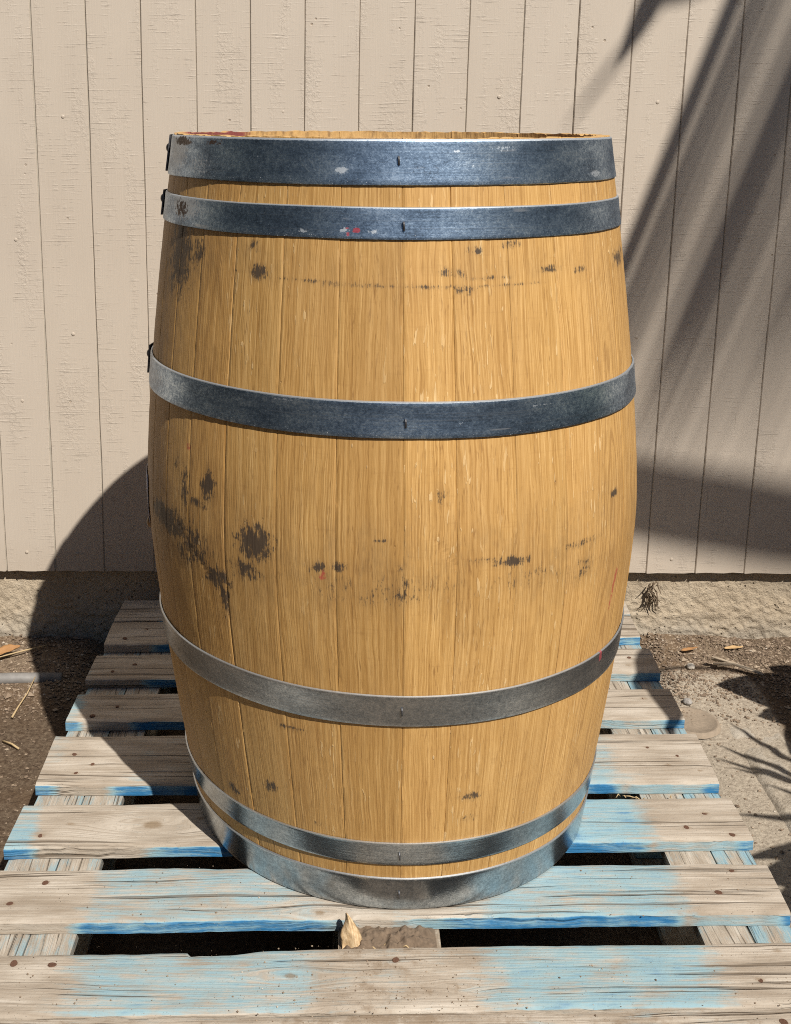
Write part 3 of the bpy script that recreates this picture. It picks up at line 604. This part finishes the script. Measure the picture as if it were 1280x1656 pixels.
    DOT = [(-2.0, .915), (-1, .847), (-.8, .637), (-1.3, .293), (-1.4, .085), (-1.4, .025)]
    for h, (z0, z1, _) in enumerate(HO):
        n = 720; t = .0019; r0, r1 = RZ(z0)+.0004, RZ(z1)+.0004
        if h in (2, 3): r0 += .0006; r1 += .0006
        secs = [(0, 0), (.02, 1), (.06, 1.12), (.12, 1.1), (.19, 1.07), (.26, 1.05), (.34, 1.03), (.42, 1.01), (.5, 1.0), (.58, 1.01), (.66, 1.03), (.74, 1.05), (.82, 1.07), (.88, 1.1), (.94, 1.12), (.98, 1), (1, 0)]
        V = []; cv = []
        for i in range(n):
            a = -math.pi+2*math.pi*i/n
            for f, k in secs:
                z = z0+(z1-z0)*f; r = r0+(r1-r0)*f+t*k+(vnoise(math.degrees(a)*.09, h*3.1, 55)-.5)*.0008
                V.append((r*math.sin(a)+LEAN*z, -r*math.cos(a), z+(vnoise(math.degrees(a)*.05, h*1.7, 57)-.5)*.0012)); cv.append((math.degrees(a), z, f))
        m = len(secs); F = []
        for i in range(n):
            j = (i+1) % n
            for k in range(m-1): F.append((i*m+k, j*m+k, j*m+k+1, i*m+k+1))
            F.append((i*m+m-1, j*m+m-1, j*m, i*m))
        me = mesh_from('hoop', V, F, True, [HOOP]); sharp(me, 50)
        cv = np.array(cv); th, zz, ff = cv.T
        attr_vec(me, 'suv', np.stack([np.radians(th)*.3, zz+h*3.3, 0*zz+h/5], 1))
        rr = random.Random(100+h); nick = [(rr.uniform(-88, 88), z0+(z1-z0)*(rr.random()**2.2 if rr.random() < .6 else rr.random()), rr.uniform(.12, .42), rr.uniform(.0005, .0012), rr.uniform(.5, .95)) for _ in range(30 if h < 3 else 10)]
        attr_col(me, 'chip', np.stack([np.maximum(blobs(CH[h]+nick, th, zz), 1.3*(ff > .95)), .6*np.exp(-((ff)/.12)**2)+.25*(h < 3), blobs(RU[h], th, zz)], 1))  # first channel also paints a sunlit highlight along the hoop's top edge
        a = me.attributes.new('redpaint', 'FLOAT', 'POINT'); a.data.foreach_set('value', blobs(RP.get(h, []), th, zz).astype(np.float32))
        ho = link('hoop', me, root)
        # lapped end with two rivets at the left flank
        aj = math.radians(-91.5 if h < 3 else -100); V = []; na = 10
        for i in range(na):
            a = aj-math.radians(17)*i/(na-1); lift = t*1.35+(.0038 if h < 3 else .001)*max(0, 1-i/3.)
            for f, k in ((.02, 0), (.03, 1), (.97, 1), (.98, 0)):
                z = z0+(z1-z0)*f; r = r0+(r1-r0)*f+lift+k*.0018; V.append((r*math.sin(a)+LEAN*z, -r*math.cos(a), z))
        F = [(i*4+k, (i+1)*4+k, (i+1)*4+(k+1) % 4, i*4+(k+1) % 4) for i in range(na-1) for k in range(4)]+[(0, 1, 2, 3), tuple((na-1)*4+k for k in (3, 2, 1, 0))]
        me = mesh_from('lapped_end', V, F, False, [DARKIRON]); link('lapped_end', me, ho)
        for da, fz in ((2.5, .62), (12, .4)):
            a = aj-math.radians(da); z = z0+(z1-z0)*fz; r = r0+(r1-r0)*fz+t*1.35+.003+(.0025 if h < 3 and da < 5 else 0)
            bm = bmesh.new(); bmesh.ops.create_uvsphere(bm, u_segments=14, v_segments=8, radius=.0062); bmesh.ops.scale(bm, vec=(1, .75, 1), verts=bm.verts); me = bpy.data.meshes.new('rivet'); bm.to_mesh(me); bm.free(); me.materials.append(DARKIRON); me.polygons.foreach_set('use_smooth', np.ones(len(me.polygons), bool))
            o = link('rivet', me, ho, (r*math.sin(a)+LEAN*z, -r*math.cos(a), z)); o.rotation_euler = (0, 0, a)
        # small hoop fasteners driven against the band
        for q in range(3):
            ad = DOT[h][0]+120*q; a = math.radians(ad); z = DOT[h][1]; r = r0+(r1-r0)*(z-z0)/(z1-z0)+t
            V, F = joinvf([tube([(0, .001, .0042), (0, -.0016, .0045), (.0003, -.0022, .001), (.0006, -.0016, -.004), (.0006, .001, -.0046)], [.0011, .0013, .0012, .0011, .0008], 6)])
            me = mesh_from('hoop_nail', V, F, True, [DARKIRON]); o = link('hoop_nail', me, ho, (r*math.sin(a)+LEAN*z, -r*math.cos(a), z)); o.rotation_euler = (0, 0, a)
    # paper sticker and a drip on the left flank
    V = []; F = []; na, nz = 8, 10
    for i in range(na):
        for j in range(nz):
            a = math.radians(-78.5-24*i/(na-1)+2.*vnoise(j*.8, 2., 4)*(i == 0)); z = .432+.066*j/(nz-1); r = RZ(z)+.0016+.0006*vnoise(i*.9, j*.9, 3); V.append((r*math.sin(a)+LEAN*z, -r*math.cos(a), z))
    for i in range(na-1):
        for j in range(nz-1): F.append((i*nz+j, i*nz+j+1, (i+1)*nz+j+1, (i+1)*nz+j))
    me = mesh_from('sticker', V, F, True, [plain('torn_label_paper', (.60, .60, .68), .6, 0, .2, 60)])
    o = link('sticker', me, root); s = o.modifiers.new('thickness', 'SOLIDIFY'); s.thickness = .0006
    bm = bmesh.new(); bmesh.ops.create_icosphere(bm, subdivisions=3, radius=.0065); bmesh.ops.scale(bm, vec=(.8, .8, 1.25), verts=bm.verts); me = bpy.data.meshes.new('resin_drip'); bm.to_mesh(me); bm.free(); me.materials.append(plain('amber_resin', (.30, .17, .07), .35)); me.polygons.foreach_set('use_smooth', np.ones(len(me.polygons), bool))
    a = math.radians(-81); o = link('resin_drip', me, root, (RZ(.43)*math.sin(a)+LEAN*.43, -RZ(.43)*math.cos(a), .428))
    return root
build_barrel()

# ------------------------------------------------------------------ small things
def leaf_mesh(L, W, curl, fold, seed, mat, tipsharp=1.4):
    n, m = 14, 7; V = []; F = []
    for i in range(n):
        t = i/(n-1); w = W*(math.sin(math.pi*min(1, t*.93+.05)**.8)**.8)*(1-.15*t)*(1+.15*(vnoise(t*9, seed, 4)-.5))
        ang = curl*(t-.3); 
        for j in range(m):
            s = -1+2*j/(m-1); z = L*(.45*curl*t*t)*.6+abs(s)*fold*w+(vnoise(t*6+seed, s*2, 6)-.5)*W*.35
            V.append((s*w, L*t, z))
    for i in range(n-1):
        for j in range(m-1): F.append((i*m+j, i*m+j+1, (i+1)*m+j+1, (i+1)*m+j))
    return mesh_from('dry_leaf', V, F, True, [mat])
def leaf(name, loc, rot, L, W, curl, fold, seed, mat, label, group='dry leaves lying around the pallet'):
    o = link(name, leaf_mesh(L, W, curl, fold, seed, mat), None, loc); o.rotation_euler = rot; s = o.modifiers.new('thickness', 'SOLIDIFY'); s.thickness = .0007
    return tag(o, label, 'leaf', group)
def front_leaf():
    n, m = 22, 13; V = []; F = []
    for i in range(n):
        t = i/(n-1); l = -.0135*(1-t)**.9-.001+.002*math.sin(t*9); r_ = .0165*math.sin(math.pi*min(1, (1-t)*.78+.02))**.9*(1-t*.35)+.0008
        for j in range(m):
            u = j/(m-1); x = l+(r_-l)*u; d = .0045*math.sin(u*5.2+t*3)+.006*abs(u-.42)*(1-t)+(float(fbm(np.array([u*4.+t]), np.array([t*7.]), 3, 3)[0])-.5)*.007
            V.append((x+.004*(1-t)*0, d, .047*t+(vnoise(u*6, 0, 5)-.5)*.006*(t < .1)))
    for i in range(n-1):
        for j in range(m-1): F.append((i*m+j, i*m+j+1, (i+1)*m+j+1, (i+1)*m+j))
    mt = Mat('crumpled_leaf'); o = mt.obj(); nn = mt.noise(o, 140, 4, .6); v = mt.noise(mt.mp(o, (500, 500, 60)), 1, 2, .5)
    mt.set('Base Color', mt.mix(mt.mr(v, .4, .7), mt.mix(nn, (.34, .21, .10), (.58, .42, .24)), (.62, .47, .29))); mt.set('Roughness', .7); mt.set('Normal', mt.bump(nn, .6, .002))
    ob = link('dry_leaf', mesh_from('dry_leaf', V, F, True, [mt.m]), None, (-.066, -.336, PT-.019)); ob.rotation_euler = (math.radians(-30), math.radians(-4), math.radians(12)); q = ob.modifiers.new('thickness', 'SOLIDIFY'); q.thickness = .0007
    tag(ob, 'crumpled tan leaf standing in the gap between the front pallet boards', 'leaf', 'dry leaves lying around the pallet')
front_leaf()
def gz(x, y): return float(ground_h(np.array([x]), np.array([y]))[0])
leaf('dry_leaf', (-.755, .63, gz(-.755, .63)+.012), (.1, .2, math.radians(-70)), .06, .014, .5, .5, 9, LEAFORANGE, 'curled orange leaf on the soil left of the pallet near the footing')
leaf('dry_leaf', (.645, .66, gz(.645, .66)+.006), (.05, 0, math.radians(-80)), .034, .006, .4, .4, 12, LEAFORANGE, 'narrow orange leaf on the gravel nearest the pallet by the footing')
leaf('dry_leaf', (.735, .668, gz(.735, .668)+.006), (.05, 0, math.radians(-95)), .036, .007, .4, .4, 15, LEAFDRY, 'pale orange leaf on the gravel farther from the pallet by the footing')
def straw(name, pts, r, mat, label, cat='straw', group=None):
    V, F = tube(pts, r, 6); o = link(name, mesh_from(name, V, F, True, [mat])); return tag(o, label, cat, group)
def gp(x, y, h=.004): return (x, y, gz(x, y)+h)
straw('straw_stalk', [gp(-.79, .60, .004), gp(-.74, .625, .012), gp(-.69, .65, .012), gp(-.65, .67, .006)], .0016, STRAW, 'long dry straw stalk beside the orange leaf', 'straw', 'dry straw stalks on the soil')
straw('straw_stalk', [gp(-.645, .54, .02), gp(-.652, .50, .012), gp(-.66, .46, .008), gp(-.665, .43, .005)], [.001, .0013, .0016, .0022], STRAW, 'thin straw stalk crossing the shadow edge left of the pallet', 'straw', 'dry straw stalks on the soil')
straw('straw_stalk', [gp(-.665, .36), gp(-.645, .345, .007), gp(-.63, .335)], .002, STRAW, 'short straw scrap on the dark soil left of the pallet', 'straw', 'dry straw stalks on the soil')
# grey pipe end coming in at the left
V, F = tube([(-1.5, .50, .022), (-1.1, .535, .024), (-.80, .552, .026), (-.70, .56, .027), (-.60, .568, .024)], .0115, 14)
tag(link('pipe', mesh_from('pipe', V, F, True, [PIPE])), 'weathered grey pipe lying on the soil left of the pallet', 'pipe')
# debris on the right: bundle of split twigs, white stone, round cap set in the ground
def twig_bundle():
    P = []
    for i in range(7):
        a = rng.uniform(-.25, .25); P.append(tube([gp(.690+rng.uniform(-.006, .006), .602+rng.uniform(-.01, .01), .012+.004*i % .02), gp(.725, .59+.015*a, .02), gp(.775, .568+.03*a, .010)], [.0022, .0026, .001], 6))
    V, F = joinvf(P); o = link('split_twig', mesh_from('split_twig', V, F, True, [plain('split_twig', (.42, .34, .25), .8)])); tag(o, 'splintered pale twig lying on the gravel right of the pallet', 'twig')
twig_bundle()
def stone(name, loc, r, mat, label, seed, sq=(1, 1, .7)):
    bm = bmesh.new(); bmesh.ops.create_icosphere(bm, subdivisions=3, radius=r)
    for v in bm.verts:
        d = v.co.normalized(); k = .75+.5*float(fbm(np.array([d.x*2.1+seed]), np.array([d.y*2.1+d.z*1.7]), seed, 3)[0]); v.co = Vector((d.x*sq[0], d.y*sq[1], d.z*sq[2]))*r*k
    me = bpy.data.meshes.new(name); bm.to_mesh(me); bm.free(); me.materials.append(mat); o = link(name, me, None, loc); return tag(o, label, 'stone')
stone('stone', gp(.646, .605, .005), .0085, plain('white_stone', (.55, .50, .43), .85), 'small whitish stone on the gravel beside the pallet', 3)
stone('stone', gp(.604, .488, .004), .009, plain('grey_stone', (.30, .28, .26), .85), 'grey stone against the right edge of the pallet', 5)
def round_cap():
    V = []; F = []; prof = [(0, .001), (.02, .002), (.042, .001), (.045, .004), (.049, .0042), (.053, -.004)]; n = 48
    for r, z in prof:
        for k in range(n): a = 2*math.pi*k/n; V.append((r*math.cos(a), r*math.sin(a), z+(vnoise(k*.7, r*90, 4)-.5)*.0015))
    for i in range(len(prof)-1):
        for k in range(n): F.append((i*n+k, i*n+(k+1) % n, (i+1)*n+(k+1) % n, (i+1)*n+k))
    o = link('ground_cap', mesh_from('ground_cap', V, F, True, [plain('dusty_cap', (.27, .215, .16), .95, 0, .3, 150)]), None, gp(.592, .425, .0015)); tag(o, 'round dusty cap set flush in the ground beside the pallet', 'cap')
round_cap()
def weed():
    P = []; c = wall_pt(.60, .014, -.012)
    for i in range(22):
        q = c+Vector((rng.uniform(-.012, .014), rng.uniform(-.004, .002), rng.uniform(-.03, .012))); pts = [q.copy()]; d = Vector((rng.uniform(-.7, .7), -.25, rng.uniform(-1.2, .25))).normalized()
        for k in range(6):
            d = (d+Vector((rng.uniform(-.8, .8), rng.uniform(-.35, .3), rng.uniform(-.7, .5)))).normalized(); q = q+d*rng.uniform(.002, .006); pts.append(q.copy())
        P.append(tube(pts, [.0014, .0012, .0016, .001, .0013, .0008, .0004], 5))
    V, F = joinvf(P); o = link('dead_weed', mesh_from('dead_weed', V, F, True, [TWIG])); tag(o, 'dead tangled weed hanging from the gap under the siding', 'weed')
weed()
def mud():
    bm = bmesh.new(); bmesh.ops.create_grid(bm, x_segments=110, y_segments=44, size=.5)
    for v in bm.verts:
        x, y = v.co.x, v.co.y; e = (1-(abs(x)*2)**6)*(1-(abs(y)*2)**4); wx, wy = x*.118-.022, y*.062-.315
        v.co = Vector((wx, wy, PT-.0172+max(-.003, e*(.001+.016*float(fbm(np.array([wx*110]), np.array([wy*110]), 14, 4)[0])**1.5))))
    me = bpy.data.meshes.new('mud_clump'); bm.to_mesh(me); bm.free(); me.materials.append(CLOD); me.polygons.foreach_set('use_smooth', np.ones(len(me.polygons), bool))
    o = link('mud_clump', me); tag(o, 'caked dry mud in the gap between the front pallet boards', 'mud', kind='stuff')
    # crumbs of soil scattered over the front boards
    base = np.array([(1, 0, 0), (-1, 0, 0), (0, 1, 0), (0, -1, 0), (0, 0, 1), (0, 0, -1)], float); fc = np.array([(0, 2, 4), (2, 1, 4), (1, 3, 4), (3, 0, 4), (2, 0, 5), (1, 2, 5), (3, 1, 5), (0, 3, 5)])
    n = 1700; x = np.where(rng.random(n) < .55, rng.normal(-.03, .09, n), rng.uniform(-.5, .45, n)); y = np.where(rng.random(n) < .7, rng.uniform(-.53, -.345, n), rng.uniform(-.29, -.19, n))
    ok = (np.hypot(x, y) > .30) & (np.abs(x) < .46); x, y = x[ok], y[ok]; n = len(x); r = .0003+.0013*rng.random(n)**4
    Pp = base[None]*rng.uniform(.6, 1.3, (n, 6, 1))*r[:, None, None]+np.stack([x, y, np.full(n, PT+.0006)], 1)[:, None, :]
    F = (fc[None]+np.arange(n)[:, None, None]*6).reshape(-1, 3); me = mesh_from('soil_crumbs', Pp.reshape(-1, 3), F, False, [PEBBLE]); t = np.repeat(rng.beta(2, 2, n), 6); attr_col(me, 'tone', np.stack([t, t, t], 1))
    tag(link('soil_crumbs', me), 'crumbs of soil scattered over the front pallet boards', 'crumbs', kind='stuff')
mud()

def gap_litter():
    P = []
    for cx, cy, n in ((.375, -.005, 6), (-.02, -.33, 4)):
        for i in range(n):
            x = cx+rng.uniform(-.05, .05); y = cy+rng.uniform(-.012, .012); a = rng.uniform(0, 3.1); L = rng.uniform(.004, .012); z = PT+(.0022 if cy < -.4 else -.0145)
            P.append(tube([(x-L*math.cos(a), y-L*.5*math.sin(a), z), (x, y, z+rng.uniform(.001, .006)), (x+L*math.cos(a), y+L*.5*math.sin(a), z)], [.0006, .0011, .0005], 5))
    V, F = joinvf(P); tag(link('plant_litter', mesh_from('plant_litter', V, F, True, [STRAW])), 'bits of dry straw caught between the pallet boards', 'litter', kind='stuff')
gap_litter()

# ------------------------------------------------------------------ plants out of frame that throw the shade on the right
def strap(p0, p1, p2, w, n=14, petiole=False):
    V = []; F = []; p0, p1, p2 = Vector(p0), Vector(p1), Vector(p2)
    for i in range(n):
        t = i/(n-1); q = p0*(1-t)**2+p1*2*t*(1-t)+p2*t*t; d = ((p1-p0)*(1-t)+(p2-p1)*t).normalized()
        s = d.cross(SUN).normalized(); ww = w*min(1, t*6+.35)*min(1, (1-t)*3.2)**.8 if not petiole else max(.004, w*max(0., math.sin(math.pi*min(1, max(0, (t-.6)/.4))**.75)))
        nrm = s.cross(d); V += [q-s*ww, q+nrm*ww*.18, q+s*ww]
    for i in range(n-1):
        for k in range(2): F.append((i*3+k, i*3+k+1, (i+1)*3+k+1, (i+1)*3+k))
    return V, F
def W(u, z, t): return wall_pt(u, z)+SUN*t
def G(x, y, t, z=.012): return Vector((x, y, z))+SUN*t
def build_tree():
    root = empty('yucca_tree', (4.25, -5.0, 0)); tag(root, 'tall strap leaved yucca tree standing off to the right', 'tree'); inv = -Vector((4.25, -5.0, 0))
    def part(name, vf, mat, solid=0.):
        V, F = vf; o = link(name, mesh_from(name, np.array([tuple(q) for q in V])+np.array(inv), F, True, [mat]), root)
        if solid: s = o.modifiers.new('thickness', 'SOLIDIFY'); s.thickness = solid
    part('trunk', tube([(4.25, -5.0, -.05), (4.22, -5.0, 1.5), (4.26, -5.02, 3.5), (4.22, -5.0, 5.8), (4.2, -5.03, 8.0), (4.1, -5.05, 9.6)], [.16, .13, .12, .115, .10, .08], 18), BARK)
    part('limb', tube([W(1.24, .10, 9.7), W(.88, .148, 5.6), W(.70, .180, 4.6), W(.55, .208, 4.0), W(.40, .226, 3.6)], [.060, .057, .055, .052, .05], 16), BARK)
    part('limb', tube([(4.2, -5.03, 8.0), W(1.1, 1.6, 9.4), W(.95, 1.85, 9.0)], [.07, .06, .05], 14), BARK)
    d = Vector((-.324, -.946)); nrm = Vector((.946, -.324)); e0 = Vector((.66, 1.21))
    L = []
    r = random.Random(5)
    for k0, tl, th_, wl_, wh_, g0, g1 in ((0., 7.0, 9.0, .007, .012, 1.6, 2.0), (.03, 8.0, 10.5, .006, .011, 1.8, 2.4)):
      k = k0; i = 0 if k0 == 0 else 1
      while k < .66:
        w = r.uniform(wl_, wh_) if i else .012; t = 2.6 if i == 0 else min(3.8+k*16+r.uniform(0, 1.), 9.)
        a = e0+nrm*(k+w)-d*r.uniform(.3, .6); end = 1.75+r.uniform(-.15, .35) if i else 1.5
        end = min(end, (a.y-.12-r.uniform(-.05, .12))/.946); b = a+d*end
        j = r.uniform(-.012, .012) if i else 0
        L.append(strap(W(a.x, a.y, t+.4 if i else 3.5), W((a.x+b.x)/2+j, (a.y+b.y)/2, t+.05), W(b.x, b.y, t-.2), w))
        k += 2*w*r.uniform(g0, g1) if i else .034; i += 1
    L.append(strap(W(.66, 1.46, 5.), W(.525, 1.20, 2.6), W(.452, 1.045, 2.0), .022))
    L.append(strap(W(.85, 1.30, 5.), W(.60, 1.215, 2.6), W(.49, 1.16, 2.0), .020))
    L.append(strap(W(.62, 1.30, 5.), W(.44, 1.04, 4.4), W(.36, .93, 4.0), .006))
    for q in range(40):
        a = r.uniform(0, 6.28); e = r.uniform(-.3, 1.2); c = Vector((4.1, -5.05, 9.6)); L.append(strap(c, c+Vector((math.cos(a)*.3, math.sin(a)*.3, .35*e+.2)), c+Vector((math.cos(a)*.65+.2, math.sin(a)*.5-.2, .5*e)), .022))
    part('crown', joinvf(L), STRAP, .002)
build_tree()
def build_shrub():
    K = G(1.02, .42, 1.15); K2 = G(.86, .06, .95); base = Vector((1.34, -.35, 0)); root = empty('strap_leaf_plant', base); tag(root, 'low spiky strap leaved plant right of the pallet', 'plant'); inv = -base
    def part(name, vf, mat, solid=0.):
        V, F = vf; o = link(name, mesh_from(name, np.array([tuple(q) for q in V])+np.array(inv), F, True, [mat]), root)
        if solid: s = o.modifiers.new('thickness', 'SOLIDIFY'); s.thickness = solid
    part('trunk', tube([(base.x, base.y, -.03), (base.x-.01, base.y, .35), tuple(K)], [.05, .045, .04], 12), BARK)
    part('trunk', tube([(base.x, base.y, .2), (base.x-.06, base.y-.05, .45), tuple(K2)], [.04, .035, .03], 12), BARK)
    L = []
    def lf(tip, t, w, bend=(0, 0), t0=1.15, src=(1.02, .42)):
        m = ((tip[0]+src[0])/2+bend[0], (tip[1]+src[1])/2+bend[1]); L.append(strap(G(*src, t0), G(*m, (t+t0)/2+.05), G(*tip, t), w))
    lf((.672, .562), .40, .062, (.0, .03)); lf((.735, .300), .6, .085, (.02, .06)); lf((.79, .625), .55, .06, (0, .03)); lf((.88, .66), .7, .06); lf((.72, .45), .6, .05, (0, .02)); lf((.80, .44), .7, .06); lf((.80, .36), .7, .05)
    def l2(tip, t, w, bend=(0, 0)): lf(tip, t, w, bend, .95, (.86, .06))
    l2((.660, .435), .8, .008, (-.02, .03)); l2((.618, .358), .8, .008, (-.01, .03)); l2((.596, .314), .9, .007, (.0, .05)); l2((.615, .284), .85, .007, (0, .05)); l2((.645, .226), .9, .006, (0, .03)); l2((.575, .146), .9, .008, (0, .02)); l2((.56, .03), .7, .018, (0, .02)); l2((.54, -.03), .6, .03); l2((.54, -.10), .6, .03); l2((.55, -.18), .6, .03)
    # leaf that shades the back right corner of the pallet
    L.append(strap(K, Vector((.515, .80, PT))+SUN*1.25, Vector((.482, .16, PT))+SUN*.95, .046, 24, True))
    part('leaves', joinvf(L), STRAP, .0016)
build_shrub()

# ------------------------------------------------------------------ unseen evergreens added around the yard to block sky light
def build_sky_blockers():
    r = np.random.default_rng(11)
    LEAFM = plain('evergreen_foliage', (.035, .06, .022), .6, 0, .4, 8)
    def blocker_tree(x, y, h, w, label):
        root = empty('evergreen_tree', (x, y, 0)); tag(root, label, 'tree', 'evergreens around the yard')
        V, F = tube([(0, 0, -.05), (.03, 0, h*.5), (0, .02, h*.9)], [.14, .10, .03], 10); link('trunk', mesh_from('trunk', V, F, True, [BARK]), root)
        n = 2600; a = r.uniform(0, 6.28, n); t = r.random(n)**.8; rad = w*np.sqrt(r.random(n))*(.35+.65*np.sin(np.pi*np.clip(t*.9+.1, 0, 1)))*(.8+.4*vnoise(a*2, t*7, 5)); zc = .15+t*(h-.1)
        c = np.stack([rad*np.cos(a), rad*np.sin(a), zc], 1); d1 = r.normal(size=(n, 3)); d1 /= np.linalg.norm(d1, axis=1)[:, None]; d2 = np.cross(d1, r.normal(size=(n, 3))); d2 /= np.linalg.norm(d2, axis=1)[:, None]
        sz = r.uniform(.10, .24, n)[:, None]; P = np.stack([c-d1*sz, c+d2*sz*.5, c+d1*sz, c-d2*sz*.5], 1).reshape(-1, 3); F = np.arange(n*4).reshape(-1, 4)
        link('crown', mesh_from('crown', P, F, False, [LEAFM]), root)
    for i, (x, y, h, w) in enumerate([(-4.2, 1.2, 6.0, 1.3), (-4.4, -.9, 6.5, 1.4), (-4.3, -3.0, 6.2, 1.4), (-3.6, -5.0, 6.6, 1.5), (-1.6, -7.6, 2.1, 1.5), (.8, -8.0, 1.9, 1.5), (3.2, -8.0, 2.0, 1.5), (5.6, -6.4, 5.0, 1.6), (6.2, -3.8, 5.6, 1.6), (6.0, -1.2, 5.5, 1.5), (5.6, 1.2, 5.6, 1.4)]):
        blocker_tree(x, y, h, w, ['dense evergreen at the left end of the row beside the wall', 'tall evergreen second from the wall on the left', 'tall evergreen third from the wall on the left', 'tallest evergreen at the rear left corner', 'lower evergreen just right of the rear left corner', 'lowest evergreen in the middle of the rear row', 'low evergreen behind the yucca tree', 'evergreen at the rear right corner', 'evergreen on the right nearest the rear corner', 'evergreen in the middle of the right side', 'evergreen on the right beside the wall'][i])
build_sky_blockers()
